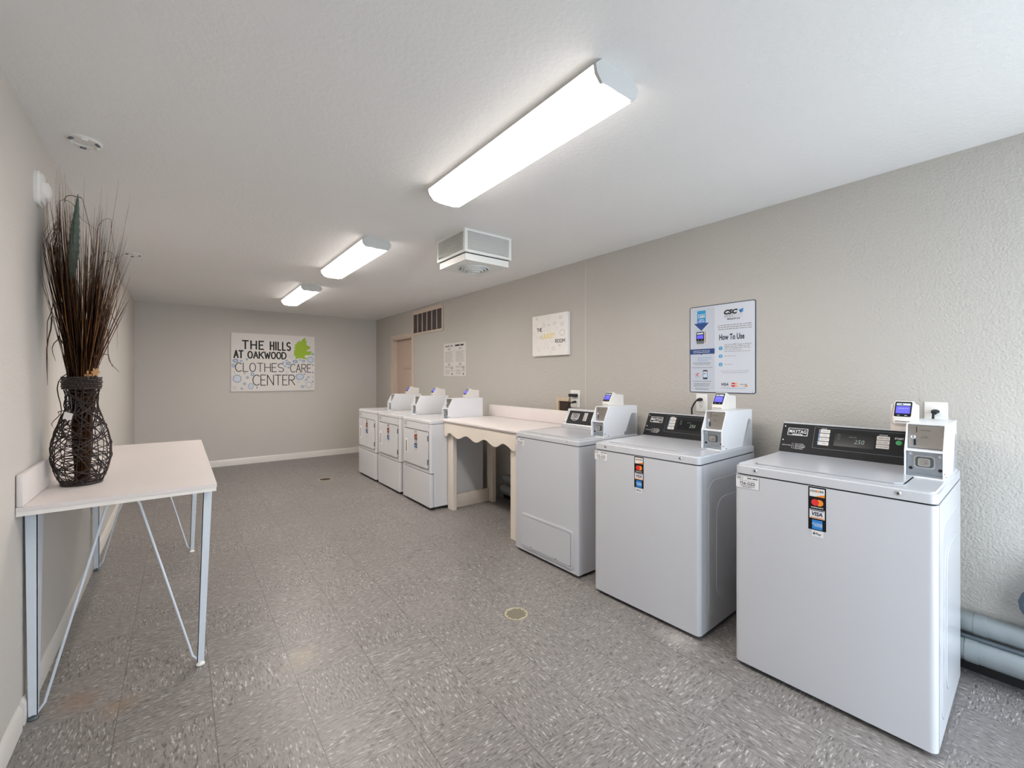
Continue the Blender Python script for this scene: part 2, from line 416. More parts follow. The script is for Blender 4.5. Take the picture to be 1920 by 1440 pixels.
struct('wall_near', bm, 'wall_paint')
bm = nb(); box(bm, -9, YN - 14, -.2, 11, YN - .2, -.05); struct('floor_outside', bm, 'concrete')

def board(bm, y0, y1, x, d, h=.098):          # skirting profile run along Y on the left wall
    prism(bm, [(x, 0), (x + d, 0), (x + d, h - .022), (x + d - .004, h - .012), (x + .004, h), (x, h)], 'y', y0, y1)
bm = nb(); board(bm, YN, 2.44, XL, .012); board(bm, 2.47, YF, XL, .012); struct('baseboard_left', bm, 'base_paint')
bm = nb(); prism(bm, [(YF, 0), (YF - .012, 0), (YF - .012, .078), (YF - .008, .09), (YF, .098)], 'x', XL, XR); struct('baseboard_far', bm, 'base_paint')
bm = nb(); prism(bm, [(XR, 0), (XR - .012, 0), (XR - .012, .08), (XR, .095)], 'y', 7.14, YF); struct('baseboard_right', bm, 'base_paint')
# door casing, wall seam batten
bm = nb()
box(bm, XR - .014, DY1, 0, XR, DY1 + .07, DZ + .06, .003); box(bm, XR - .014, DY0 - .06, 0, XR, DY0, DZ + .06, .003); box(bm, XR - .0142, DY0, DZ, XR, DY1, DZ + .06, .003)
box(bm, XR, DY1 - .012, 0, XR + .12, DY1, DZ); box(bm, XR, DY0, 0, XR + .12, DY0 + .012, DZ); box(bm, XR, DY0 + .012, DZ - .012, XR + .12, DY1 - .012, DZ)
struct('trim_1', bm, 'casing_paint')
bm = nb(); box(bm, XR - .004, YN, 0, XR, 3.9, .065); struct('shade_grime_strip', bm, 'rubber')  # dark strip added for the shadow and grime below the pipes
bm = nb(); box(bm, XR - .003, 2.667, .3, XR, 2.675, ZC); struct('trim_2', bm, 'wall_paint')
bm = nb(); box(bm, XR + .075, DY0 + .014, .006, XR + .115, DY1 - .014, DZ - .014)
dr = struct('door_1', bm, 'door_paint')
bm = nb(); box(bm, XR + .068, DY0 + .06, 1.485, XR + .075, DY0 + .47, 1.60, .002); box(bm, XR + .06, DY0 + .06, 1.478, XR + .0755, DY0 + .47, 1.486, .002)
obj('door_flap', bm, 'door_paint', dr)

# ------------------------------------------------------------------ grille high on the right wall
t = thing('return_grille', 'dark grille with upright bars high on the wall beside the door', 'vent', (XR, 5.777, 2.0))
bm = nb(); Y0, Y1, z0, z1 = -.46, .46, .018, .30
fr = .03
box(bm, -.018, Y0 - fr, z0 - fr, 0, Y0, z1 + fr, .003); box(bm, -.018, Y1, z0 - fr, 0, Y1 + fr, z1 + fr, .003)
box(bm, -.0175, Y0, z0 - fr, 0, Y1, z0, .003); box(bm, -.0175, Y0, z1, 0, Y1, z1 + .06, .003)
obj('frame', bm, 'casing_paint', t)
for i in range(1, 6):
    y = Y0 + (Y1 - Y0) * i / 6; bm = nb(); box(bm, -.014, y - .006, z0, -.004, y + .006, z1, .002); obj('bar', bm, 'casing_paint', t)
bm = nb(); n = 90
pts = [(-.0015 - .0012 * math.sin(i * .9) * (1 if (i // 15) % 2 else .3), Y0 + (Y1 - Y0) * i / n) for i in range(n + 1)]
for (xa, ya), (xb, yb) in zip(pts, pts[1:]):
    vs_ = [bm.verts.new((xa, ya, z0)), bm.verts.new((xb, yb, z0)), bm.verts.new((xb, yb, z1)), bm.verts.new((xa, ya, z1))]; bm.faces.new(vs_)
obj('backing', bm, 'curtain_dark', t)

# ------------------------------------------------------------------ washing machines and dryers
def payment_sticker(parent, x, y0, z1, name='payment_sticker'):
    w, h = .063, .178
    a = Art(MX((x, y0, z1 - h), (0, -1, 0), (0, 0, 1)))
    a.rect(-.0015, -.0015, w + .0015, h + .0015, 'label_white', .0002); a.rect(0, 0, w, h, 'black_panel')
    a.w = .0008
    a.rect(.005, h - .040, w - .005, h - .006, 'label_white'); a.text('DISC VER', .0075, h - .0215, .0085, 'ink', w - .015, bold=.02)
    a.ell(.0305, h - .0175, .0047, .0047, 'orange', .0014)
    a.poly([(.022, h - .040), (w - .005, h - .040), (w - .005, h - .028)], 'orange', .0012)
    a.ell(.0245, h - .064, .0135, .0135, 'red'); a.ell(.0395, h - .064, .0135, .0135, 'orange', .0006)
    a.text('mastercard', w / 2, h - .0865, .006, 'label_white', .042, 'C', bold=.02)
    a.rect(.005, h - .130, w - .005, h - .093, 'label_white'); a.rect(.007, h - .098, w - .007, h - .0945, 'navy_dark', .0011)
    a.rect(.007, h - .1285, w - .007, h - .1245, 'orange', .0011); a.text('VISA', w / 2, h - .1185, .0155, 'navy_dark', .038, 'C', bold=.03, shear=.2)
    a.rect(.014, h - .174, .050, h - .136, 'amex_blue'); a.rect(.0145, h - .1555, .0495, h - .1485, 'amex_pale', .0011); a.rect(.021, h - .1625, .0495, h - .156, 'amex_pale', .0011)
    a.text('AMERICAN', .016, h - .154, .0042, 'amex_blue', .032, bold=.02, w=.0015); a.text('EXPRESS', .023, h - .1612, .0042, 'amex_blue', .025, bold=.02, w=.0015)
    a.rect(.012, -.027, .054, -.0015, 'label_white', .0005)
    a.ell(.0205, -.0145, .0035, .004, 'ink'); a.ell(.0215, -.0088, .0012, .0016, 'ink'); a.text('Pay', .027, -.018, .0088, 'ink', .019, bold=.01)
    return a.done(name, parent)
def id_label(parent, x, y0, z1, code):
    w, h = .102, .058
    a = Art(MX((x, y0, z1 - h), (0, -1, 0), (0, 0, 1)))
    a.rrect(0, 0, w, h, .004, 'ink', .0002); a.rrect(.0012, .0012, w - .0012, h - .0012, .003, 'label_white', .0005); a.w = .0008
    a.text('CSC', .005, h - .0125, .0075, 'ink', .020, bold=.03); a.poly([(.028, h - .012), (.033, h - .009), (.030, h - .005)], 'ink')
    a.greek(.050, .096, h - .0115, .0045, 'ink', 3)
    a.greek(.005, .030, h - .0165, .0015, 'ink_soft', 4); a.greek(.018, .084, h - .0215, .0012, 'ink', 5)
    a.text(code, w / 2, h - .039, .012, 'ink', .066, 'C', bold=.015)
    a.greek(.022, .084, h - .0435, .002, 'ink_soft', 6); a.greek(.020, .084, h - .048, .0015, 'ink', 7); a.greek(.030, .070, h - .052, .0022, 'ink', 8)
    return a.done('id_label', parent)
def screw(parent, x, y, z, r=.008, name='screw'):
    bm = nb(); m = MX((x, y, z), (0, -1, 0), (0, 0, 1))
    lathe(bm, [(r, 0), (r, .002), (r * .8, .004), (r * .35, .0042)], 14, 0, m); lathe(bm, [(r * .42, .0043), (r * .4, .0046)], 8, 1, m)
    return obj(name, bm, ['chrome', 'dark_gap'], parent)
def card_reader(parent, x, y, z, w=.066, bracket=False):
    # x, y, z: front bottom left corner of the reader; it runs back along +x and right along -y
    bm = nb()
    for f in prism(bm, [(.004, 0), (0, .03), (.045, .099), (.060, .100), (.105, .082), (.125, .084), (.170, .080), (.172, 0)], 'y', 0, -w): pass
    bmesh.ops.bevel(bm, geom=[e for e in bm.edges if abs(e.verts[0].co.y - e.verts[1].co.y) < 1e-6], offset=.004, segments=2, affect='EDGES')
    rd = obj('card_reader', bm, 'reader_white', parent, loc=(x, y, z))
    d = Vector((.045, 0, .069)).normalized()
    a = Art(MX((0.0, 0, .03), (0, -1, 0), tuple(d)))
    a.rrect(.005, .004, w - .005, .079, .005, 'black_gloss', .0012); a.rect(.010, .060, w - .010, .071, 'poster_white', .0018)
    a.ell(w / 2 - .004, .0655, .003, .004, 'navy', .0022, 8); a.greek(.014, .030, .064, .002, 'ink_soft', 2, .0022)
    a.rect(.0095, .020, w - .010, .056, 'screen_blue', .0018); a.rect(.016, .009, .024, .0115, 'poster_white', .0018); a.rect(w - .026, .009, w - .018, .0115, 'poster_white', .0018)
    a.greek(.016, w - .016, .044, .002, 'amex_pale', 9, .0022)
    a.done('screen', rd)
    bm = nb(); box(bm, -.004, -w + .004, .006, .004, -.006, .022, .002); box(bm, -.0025, -w + .006, .012, -.0045, -.01, .0145, mi=1)
    obj('card_slot', bm, ['reader_white', 'dark_gap'], rd)
    if bracket:
        bm = nb(); box(bm, .014, .008, -.030, .16, -w + .002, -.0005, .003); box(bm, .03, .010, -.030, .15, .002, .085, .003)
        obj('bracket', bm, 'reader_bracket', rd)
    return rd
def coin_box(parent, x0, x1, y0, w, z0, h=.213, full=True):
    # meter case: side cheeks with a sloping upper front, shelf and recessed plates; y0 is its left side, -y its right
    xm, zt = .085, .108
    prof = [(x0, z0), (x0, z0 + zt), (x0 + .055, z0 + h), (x1, z0 + h), (x1, z0)]
    bm = nb()
    prism(bm, prof, 'y', y0, y0 - .004); prism(bm, prof, 'y', y0 - w + .004, y0 - w)
    box(bm, x0 + .055, y0 - w + .004, z0 + h - .004, x1, y0 - .004, z0 + h); box(bm, x0 + .002, y0 - w + .004, z0 + zt - .003, x0 + .07, y0 - .004, z0 + zt + .003)
    box(bm, x0 + .07, y0 - w + .004, z0, x1, y0 - .004, z0 + h - .004); box(bm, x0 + .001, y0 - w + .004, z0, x0 + .07, y0 - .004, z0 + .004)
    c = obj('coin_box', bm, 'meter_white', parent)
    for (xx, zz) in ((x0 + .012, z0 + .024), (x0 + .05, z0 + .007)):
        bm = nb(); lathe(bm, [(.0035, 0), (.0035, .0012)], 10, 0, MX((xx, y0 - w, zz), (1, 0, 0), (0, 0, 1))); obj('screw_hole', bm, 'dark_gap', c)
    # upper stainless plate with coin slot and return lever
    xp = x0 + .05
    a = Art(MX((xp, y0 - .006, z0 + zt + .006), (0, -1, 0), (0, 0, 1))); pw, ph = w - .012, h - zt - .012
    a.rect(0, 0, pw, ph, 'steel', 0); a.w = .001
    a.rect(.024, ph - .03, .0265, ph - .006, 'dark_gap'); a.text('QUARTERS', .036, ph - .022, .004, 'ink', .03); a.text('COIN', .043, ph - .046, .0036, 'ink', .014); a.text('RETURN', .038, ph - .052, .0036, 'ink', .023)
    a.rrect(.012, ph - .086, .026, ph - .054, .004, 'galvanized', .0008); a.rect(.016, ph - .083, .023, ph - .058, 'dark_gap', .0014)
    a.done('coin_plate', c)
    bm = nb(); m = MX((xp - .001, y0 - .006 - .015, z0 + h - .012 - .042), (0, -1, 0), (0, 0, 1)); lathe(bm, [(.0078, 0), (.0078, .004), (.005, .006), (.004, .003)], 16, 0, m); obj('return_lever', bm, 'chrome', c)
    # lower drawer plate with lock
    xq = x0 + .022
    bm = nb(); box(bm, xq, y0 - w + .006, z0 + .012, xq + .003, y0 - .006, z0 + zt - .006); box(bm, xq - .006, y0 - w + .006, z0 + .005, xq + .003, y0 - .006, z0 + .012, .001)
    obj('cash_drawer', bm, 'galvanized', c)
    bm = nb(); yc, zc_ = y0 - w * .5, z0 + .062
    def rr(a_, b_, r_): return [(yc + p[0], zc_ + p[1]) for p in rrect(-a_, -b_, a_, b_, r_, 6)]
    prism(bm, rr(.032, .026, .012), 'x', xq, xq - .003); prism(bm, rr(.027, .021, .010), 'x', xq - .003, xq - .0034, 2)
    prism(bm, rr(.0185, .016, .008), 'x', xq - .003, xq - .014); prism(bm, rr(.0145, .012, .005), 'x', xq - .014, xq - .0146, 1)
    prism(bm, [(yc + .000, zc_ - .005), (yc - .010, zc_ - .005), (yc - .010, zc_ + .001), (yc, zc_ + .001)], 'x', xq - .0146, xq - .0155, 0)
    prism(bm, [(yc - .002, zc_ - .004), (yc - .009, zc_ - .004), (yc - .009, zc_ - .001), (yc - .002, zc_ - .001)], 'x', xq - .0155, xq - .016, 2)
    obj('lock', bm, ['chrome', 'steel', 'pipe_dark'], c)
    for yy, zz in ((y0 - .017, z0 + .034), (y0 - w + .013, z0 + .034)):
        bm = nb(); lathe(bm, [(.0065, 0), (.0065, .0015)], 14, 0, MX((xq, yy, zz), (0, -1, 0), (0, 0, 1))); obj('plug_hole', bm, 'rubber', c)
    for yy, zz in ((y0 - .02, z0 + .092), (y0 - w + .013, z0 + .09)):
        bm = nb(); lathe(bm, [(.006, 0), (.006, .001), (.003, .002)], 12, 0, MX((xq, yy, zz), (0, -1, 0), (0, 0, 1))); obj('rivet', bm, 'chrome', c)
    return c
def front_profile(x0, x1, w, r=.022, n=6):
    return rrect(x0, -w / 2, x1, w / 2, r, n, (1, 0, 0, 1))
def feet(parent, d, w, h=.022):
    for x, y in ((.05, w / 2 - .05), (.05, -w / 2 + .05), (d - .06, w / 2 - .05), (d - .06, -w / 2 + .05)):
        bm = nb(); lathe(bm, [(.018, 0), (.018, .012), (.01, .014), (.01, h + .004)], 14, 0, Matrix.Translation((x, y, 0))); obj('foot', bm, 'rubber', parent)

def washer(label, cx, cy, rot, code, sticker, reader, kind='A', wv=.686, group='coin-operated washing machines'):
    t = thing('washing_machine', label, 'washing machine', (cx, cy, 0), R(rot), group)
    D, ZT = .655, .937 if kind == 'A' else .917
    zg = ZT - .042 if kind == 'A' else ZT - .034
    bm = nb(); prism(bm, front_profile(0, D, wv, .024 if kind == 'A' else .006), 'z', .022, zg - .006); obj('cabinet', bm, 'white_enamel', t)
    if kind == 'A':                       # pressed panels on both flanks, seam of the wrap-round front
        for sgn in (-1, 1):
            bm = nb(); yy = sgn * wv / 2
            o1 = rrect(.09, .08, D - .05, .80, .07, 6); o2 = rrect(.105, .095, D - .065, .785, .06, 6); o3 = rrect(.17, .15, D - .11, .70, .09, 6)
            prism(bm, o1, 'y', yy - sgn * .002, yy + sgn * .003); prism(bm, o3, 'y', yy + sgn * .002, yy + sgn * .0065)
            bmesh.ops.bevel(bm, geom=[e for e in bm.edges if e.is_manifold and abs(e.verts[0].co.y - e.verts[1].co.y) < 1e-6 and e.calc_length() > .008], offset=.0015, segments=1, affect='EDGES')
            obj('side_panel', bm, 'white_enamel', t)
            bm = nb(); box(bm, .032, yy - sgn * .001, .022, .034, yy + sgn * .0004, zg - .007); obj('side_seam', bm, 'ink_soft', t)
    else:
        bm = nb(); yc = -.015; prism(bm, [(yc + p[0], p[1]) for p in rrect(-.272, .05, .272, .305, .022, 6)], 'x', .001, -.007)
        prism(bm, [(yc + p[0], p[1]) for p in rrect(-.256, .062, .256, .290, .014, 6)], 'x', -.007, -.0074, 1)
        prism(bm, [(yc + p[0], p[1]) for p in rrect(-.2535, .0645, .2535, .2875, .012, 6)], 'x', -.007, -.0095)
        ap = obj('access_panel', bm, ['white_enamel', 'dark_gap'], t)
        for y in (.14, -.13):
            bm = nb(); lathe(bm, [(.005, 0), (.005, .002), (.003, .003)], 10, 0, MX((-.0095, y, .073), (0, -1, 0), (0, 0, 1))); obj('clip', bm, 'chrome', ap)
    bm = nb(); prism(bm, front_profile(.006, D - .01, wv - .012, .02), 'z', zg - .008, zg + .001, 0); obj('gap_seal', bm, 'dark_gap', t)
    bm = nb(); fs = prism(bm, front_profile(.001, D, wv - .002, .024 if kind == 'A' else .008), 'z', zg, ZT)
    top = [e for e in bm.edges if all(abs(v.co.z - ZT) < 1e-6 for v in e.verts)]
    bmesh.ops.bevel(bm, geom=top, offset=.008, segments=3, affect='EDGES'); obj('top_panel', bm, 'white_enamel', t)
    # hinged lid: shallow raised panel with a rolled rim
    bm = nb(); prism(bm, [(.055, .27), (.055, -.22), (.085, -.245), (.40, -.245), (.47, -.245), (.47, .28), (.075, .28)], 'z', ZT - .001, ZT + .005)
    es = [e for e in bm.edges if all(v.co.z > ZT + .004 for v in e.verts)]; bmesh.ops.bevel(bm, geom=es, offset=.005, segments=2, affect='EDGES')
    lid = obj('lid', bm, 'white_enamel', t)
    # console with sloping control panel
    dv = Vector((.0802, 0, .155)); ln = dv.length; dn = dv.normalized(); xb = .522 if kind == 'A' else .505
    bm = nb(); prism(bm, [(xb, ZT), (xb + .0802, ZT + .155), (xb + .10, ZT + .158), (D - .006, ZT + .150), (D - .002, ZT)], 'y', -wv / 2 + .012, wv / 2 - .004)
    es = [e for e in bm.edges if abs(e.verts[0].co.y - e.verts[1].co.y) > .1]; bmesh.ops.bevel(bm, geom=es, offset=.003, segments=2, affect='EDGES')
    cons = obj('console', bm, 'white_enamel', t)
    mp = MX((xb, wv / 2 - .006, ZT), (0, -1, 0), tuple(dn)); nrm = mp.to_3x3() @ Vector((0, 0, 1))
    if kind == 'A':
        bm = nb(); pr_ = [mp @ Vector((u, v, w_)) for w_ in (0, .004) for u, v in ((0, .004), (.555, .004), (.555, .168), (0, .168))]
        vv = [bm.verts.new(p) for p in pr_]
        for f in ((0, 1, 2, 3), (4, 5, 6, 7), (0, 1, 5, 4), (1, 2, 6, 5), (2, 3, 7, 6), (3, 0, 4, 7)): bm.faces.new([vv[i] for i in f])
        bmesh.ops.recalc_face_normals(bm, faces=bm.faces[:])
        pan = obj('control_panel', bm, 'black_panel', t)
        a = Art(mp); a.w = .0046
        a.rrect(.028, .100, .122, .142, .004, 'silver_print'); a.rrect(.031, .103, .119, .139, .003, 'black_panel', .0050); a.text('MAYTAG', .075, .114, .018, 'silver_print', .080, 'C', bold=.02, w=.0054)
        a.poly([(.050, .102), (.100, .102), (.096, .110), (.054, .110)], 'silver_print', .0052); a.greek(.056, .094, .1045, .003, 'ink', 1, .0056)
        a.text('INSTRUCTIONS', .012, .039, .005, 'silver_print', .042, bold=.01); a.rect(.058, .026, .0592, .056, 'silver_print')
        for i, tx in enumerate(('Select CYCLE', 'Select OPTIONS', 'Insert PAYMENT', 'Press START')):
            a.text(str(i + 1), .065, .050 - i * .0085, .0052, 'silver_print', bold=.01); a.text(tx, .073, .050 - i * .0085, .0052, 'silver_print', .046 if i in (1, 2) else .038, bold=.015)
        a.frame(.150, .040, .535, .158, .0016, 'pipe_dark'); a0 = a
        a = Art(mp); a.rect(.240, .064, .400, .132, 'black_gloss', .0046); a.w = .0050
        a.text('250', .322, .083, .022, 'digit', .040, shear=.15); a.greek(.300, .330, .116, .002, 'digit', 2); a.frame(.254, .100, .262, .128, .0008, 'digit', .0050); a.done('display', pan)
        a0.text('CYCLES', .192, .1475, .0052, 'silver_print', .022, 'C', bold=.02, w=.0050); a0.text('OPTIONS', .430, .1365, .0062, 'silver_print', .032, 'C', bold=.02, w=.0050)
        a0.text('START', .488, .125, .0082, 'silver_print', .032, 'C', bold=.03, w=.0050); a0.text('HOT  COLD', .1685, .075, .004, 'silver_print', .004, w=.0050)
        a0.done('panel_print', pan)
        for i, tx in enumerate(('POWERWASH', 'WHITES', 'DELICATES', 'NORMAL')):
            v0 = .127 - i * .0225; a = Art(mp); a.rrect(.172, v0, .219, v0 + .019, .002, 'button_grey', .006)
            a.rect(.1735, v0 + .001, .178, v0 + .018, ('navy', 'amex_blue', 'cyan', 'bubble_mid')[i], .0063); a.text(tx, .199, v0 + .007, .005, 'ink', .030 if len(tx) > 6 else .018, 'C', w=.0065); a.done('push_button', pan)
        for i, tx in enumerate(('TEMPERATURE', 'SOIL LEVEL', 'EXTRA RINSE')):
            v0 = .115 - i * .0215; a = Art(mp); a.rrect(.407, v0, .455, v0 + .019, .002, 'button_grey', .006); a.text(tx, .431, v0 + .0065, .0055, 'ink', .040, 'C', bold=.01, w=.0065); a.done('push_button', pan)
        bm = nb(); m2 = mp @ Matrix.Translation((.488, .108, .004)); lathe(bm, [(.0115, 0), (.0115, .002), (.009, .003)], 20, 0, m2); obj('start_button', bm, 'green_button', pan)
        for v_ in (.150, .070):
            bm = nb(); lathe(bm, [(.0035, 0), (.0035, .0015), (.002, .002)], 10, 0, mp @ Matrix.Translation((.012, v_, .004))); obj('panel_screw', bm, 'chrome', pan)
    else:
        bm = nb(); pr_ = [mp @ Vector((u, v, w_)) for w_ in (0, .003) for u, v in ((.030, .040), (.500, .040), (.500, .158), (.030, .158))]
        vv = [bm.verts.new(p) for p in pr_]
        for f in ((0, 1, 2, 3), (4, 5, 6, 7), (0, 1, 5, 4), (1, 2, 6, 5), (2, 3, 7, 6), (3, 0, 4, 7)): bm.faces.new([vv[i] for i in f])
        bmesh.ops.recalc_face_normals(bm, faces=bm.faces[:])
        pan = obj('control_panel', bm, 'black_panel', t)
        a = Art(mp); a.w = .0036
        sh = lambda s_: [(.110 + x * s_, .103 + y * s_) for x, y in ((-.042, .030), (.042, .030), (.044, -.016), (.022, -.028), (0, -.034), (-.022, -.028), (-.044, -.016))]
        a.poly(sh(1), 'silver_print'); a.poly(sh(.88), 'black_panel', .0040); a.rect(.076, .092, .144, .122, 'silver_print', .0044); a.rect(.079, .095, .141, .119, 'black_panel', .0048)
        a.text('MAYTAG', .110, .101, .012, 'silver_print', .056, 'C', bold=.02, w=.0052); a.rect(.080, .084, .140, .089, 'silver_print', .0044); a.done('panel_print', pan)
        for i in range(4):
            v0 = .128 - i * .018; a = Art(mp); a.rrect(.205, v0, .243, v0 + .015, .002, 'button_grey', .005); a.greek(.209, .239, v0 + .005, .005, 'ink', i + 2, .0054); a.done('push_button', pan)
        bm = nb(); box(bm, xb - .006, -wv / 2 + .012, ZT, xb + .02, wv / 2 - .004, ZT + .028, .003); obj('console_step', bm, 'white_enamel', t)
        for v_ in (.150, .055):
            bm = nb(); lathe(bm, [(.004, 0), (.004, .0015), (.002, .002)], 10, 0, mp @ Matrix.Translation((.008, v_, 0))); obj('panel_screw', bm, 'dark_gap', pan)
    yb = -wv / 2 + .012 + .117
    coin_box(t, .270, D, yb, .117, ZT)
    if reader == 'side': card_reader(t, .405, yb + .060, ZT + .213 - .014, bracket=True)
    else: card_reader(t, .395, yb + .002, ZT + .213)
    id_label(t, -.0006, wv / 2 - .006, zg - .009, code)
    if sticker: payment_sticker(t, -.0006, .045, zg - .006)
    for y in (wv / 2 - .09, -wv / 2 + .115 - .01): screw(t, .001, y, zg + .021, .0085 if kind == 'A' else .006)
    feet(t, D, wv)
    return t
washer('white washer whose card reader hangs beside the coin box instead of on top', 2.0825, .638, 1.8, '756-GZS', True, 'side')
washer('white washer with black control panel standing under the instruction poster', 2.0795, 1.507, 1.8, '755-GZS', True, 'top')
washer('white washer with a low access panel on its front beside the folding counter', 2.096, 2.347, .7, '754-GZS', False, 'top', 'B', .668)

def dryer(label, cx, cy, group='white coin-operated dryers'):
    t = thing('dryer', label, 'dryer', (cx, cy, 0), 0, group); w, D = .675, .632
    bm = nb(); prism(bm, front_profile(0, D, w), 'z', .372, .866); obj('cabinet', bm, 'dryer_enamel', t)
    bm = nb(); prism(bm, front_profile(.035, D, w), 'z', .03, .372); obj('lower_cabinet', bm, 'dryer_enamel', t)
    bm = nb(); prism(bm, rrect(-.002, -w / 2, .03, w / 2, .014, 5, (1, 0, 0, 1)), 'z', .03, .364)
    es = [e for e in bm.edges if all(v.co.z > .363 for v in e.verts)]; bmesh.ops.bevel(bm, geom=es, offset=.004, segments=2, affect='EDGES'); obj('lower_panel', bm, 'dryer_enamel', t)
    bm = nb(); prism(bm, front_profile(.008, D - .01, w - .02, .015), 'z', .360, .376); obj('seam', bm, 'dark_gap', t); bm = nb(); prism(bm, front_profile(.006, D - .01, w - .02, .015), 'z', .86, .876); obj('seam', bm, 'dark_gap', t)
    bm = nb(); prism(bm, front_profile(-.004, D, w), 'z', .871, .907)
    es = [e for e in bm.edges if all(abs(v.co.z - .907) < 1e-6 for v in e.verts)]; bmesh.ops.bevel(bm, geom=es, offset=.009, segments=3, affect='EDGES'); obj('top_panel', bm, 'dryer_enamel', t)
    bm = nb(); prism(bm, rrect(-.302, .409, .300, .791, .022, 6), 'x', .001, -.0015, 1); prism(bm, rrect(-.297, .414, .295, .785, .020, 6), 'x', -.001, -.011)
    es = [e for e in bm.edges if all(abs(v.co.x + .011) < 1e-6 for v in e.verts)]; bmesh.ops.bevel(bm, geom=es, offset=.003, segments=2, affect='EDGES')
    d = obj('door', bm, ['dryer_enamel', 'dark_gap'], t)
    bm = nb(); prism(bm, rrect(.182, .515, .232, .675, .006), 'x', -.0105, -.016); prism(bm, rrect(.196, .530, .212, .655, .004), 'x', -.016, -.0165, 1); obj('handle', bm, ['white_paint', 'dark_gap'], d)
    for z in (.455, .695):
        bm = nb(); box(bm, -.013, -.299, z, -.002, -.288, z + .055, .002); obj('hinge', bm, 'ink_soft', d)
    payment_sticker(d, -.0118, .008, .776)
    id_label(t, -.0006, w / 2 - .022, .856, '75' + str(int(cy)) + '-GZS') if False else None
    a = Art(MX((-.0006, w / 2 - .030, .812), (0, -1, 0), (0, 0, 1))); a.text('CSC', .0, .034, .009, 'ink_soft', .028, bold=.02); a.greek(.042, .090, .035, .006, 'ink_soft', 3); a.greek(.024, .075, .015, .011, 'ink_soft', 5); a.greek(.012, .088, .002, .003, 'ink_soft', 6); a.done('id_label', t)
    screw(t, .0, -w / 2 + .034, .842, .006)
    coin_box(t, .20, D, -w / 2 + .128, .124, .907); card_reader(t, .455, -w / 2 + .130, .907 + .213)
    feet(t, D, w, .03)
    return t
dryer('white dryer standing next to the post of the folding counter', 2.0, 4.2875)
dryer('white dryer standing between the two other dryers', 2.0, 5.05)
dryer('white dryer at the end of the row nearest the painted board wall', 2.0, 5.797)

# ------------------------------------------------------------------ folding counter between dryers and washers
t = thing('folding_counter', 'white laminate folding counter with scalloped apron between dryer and washer', 'counter', (2.44, 3.35, 0))
def loc(x, y): return x - 2.44, y - 3.35
cx0, cx1, cy0, cy1 = 2.135 - 2.44, 2.752 - 2.44, 2.70 - 3.35, 3.94 - 3.35
bm = nb(); prism(bm, [(cx0 + .016, .885), (cx0 + .004, .890), (cx0, .902), (cx0 + .004, .914), (cx0 + .016, .919), (cx1, .919), (cx1, .885)], 'y', cy0, cy1); obj('countertop', bm, 'laminate', t)
bm = nb(); box(bm, cx1 - .022, cy0, .9195, cx1, cy1 + .04, 1.042, .006, 2); obj('backsplash', bm, 'laminate', t)
bm = nb(); n = 120; up = []; lo = []
import math as _m
P = [(3.94, .743), (3.905, .743), (3.838, .783), (3.67, .743), (3.512, .784), (3.345, .745), (3.205, .787), (3.045, .744), (2.918, .786), (2.775, .744), (2.70, .744)]
pts = []
for (ya, za), (yb_, zb) in zip(P, P[1:]):
    for i in range(8):
        s = i / 8; pts.append((ya + (yb_ - ya) * s - 3.35, za + (zb - za) * (.5 - .5 * math.cos(PI * s))))
pts.append((2.70 - 3.35, .744))
prism(bm, pts + [(cy0, .885), (cy1, .885)], 'x', 2.15 - 2.44, 2.168 - 2.44); obj('apron', bm, 'cream_paint', t)
for (xa, ya, xb, yb_) in ((2.19, 3.83, 2.235, 3.937), (2.675, 3.83, 2.722, 3.937), (2.19, 2.79, 2.235, 2.875), (2.675, 2.79, 2.722, 2.875)):
    bm = nb(); x_, y_ = loc(xa, ya); x2, y2 = loc(xb, yb_); box(bm, x_, y_, 0, x2, y2, .885, .003, 1, only='z'); obj('post', bm, 'cream_paint', t)
bm = nb(); box(bm, 2.236 - 2.44, 3.895 - 3.35, 0, 2.674 - 2.44, 3.93 - 3.35, .135, .002); obj('skirt_board', bm, 'cream_paint', t)
bm = nb(); box(bm, 2.236 - 2.44, 3.90 - 3.35, .80, 2.674 - 2.44, 3.92 - 3.35, .884); box(bm, 2.236 - 2.44, 2.81 - 3.35, .80, 2.674 - 2.44, 2.83 - 3.35, .884); obj('side_rail', bm, 'cream_paint', t)

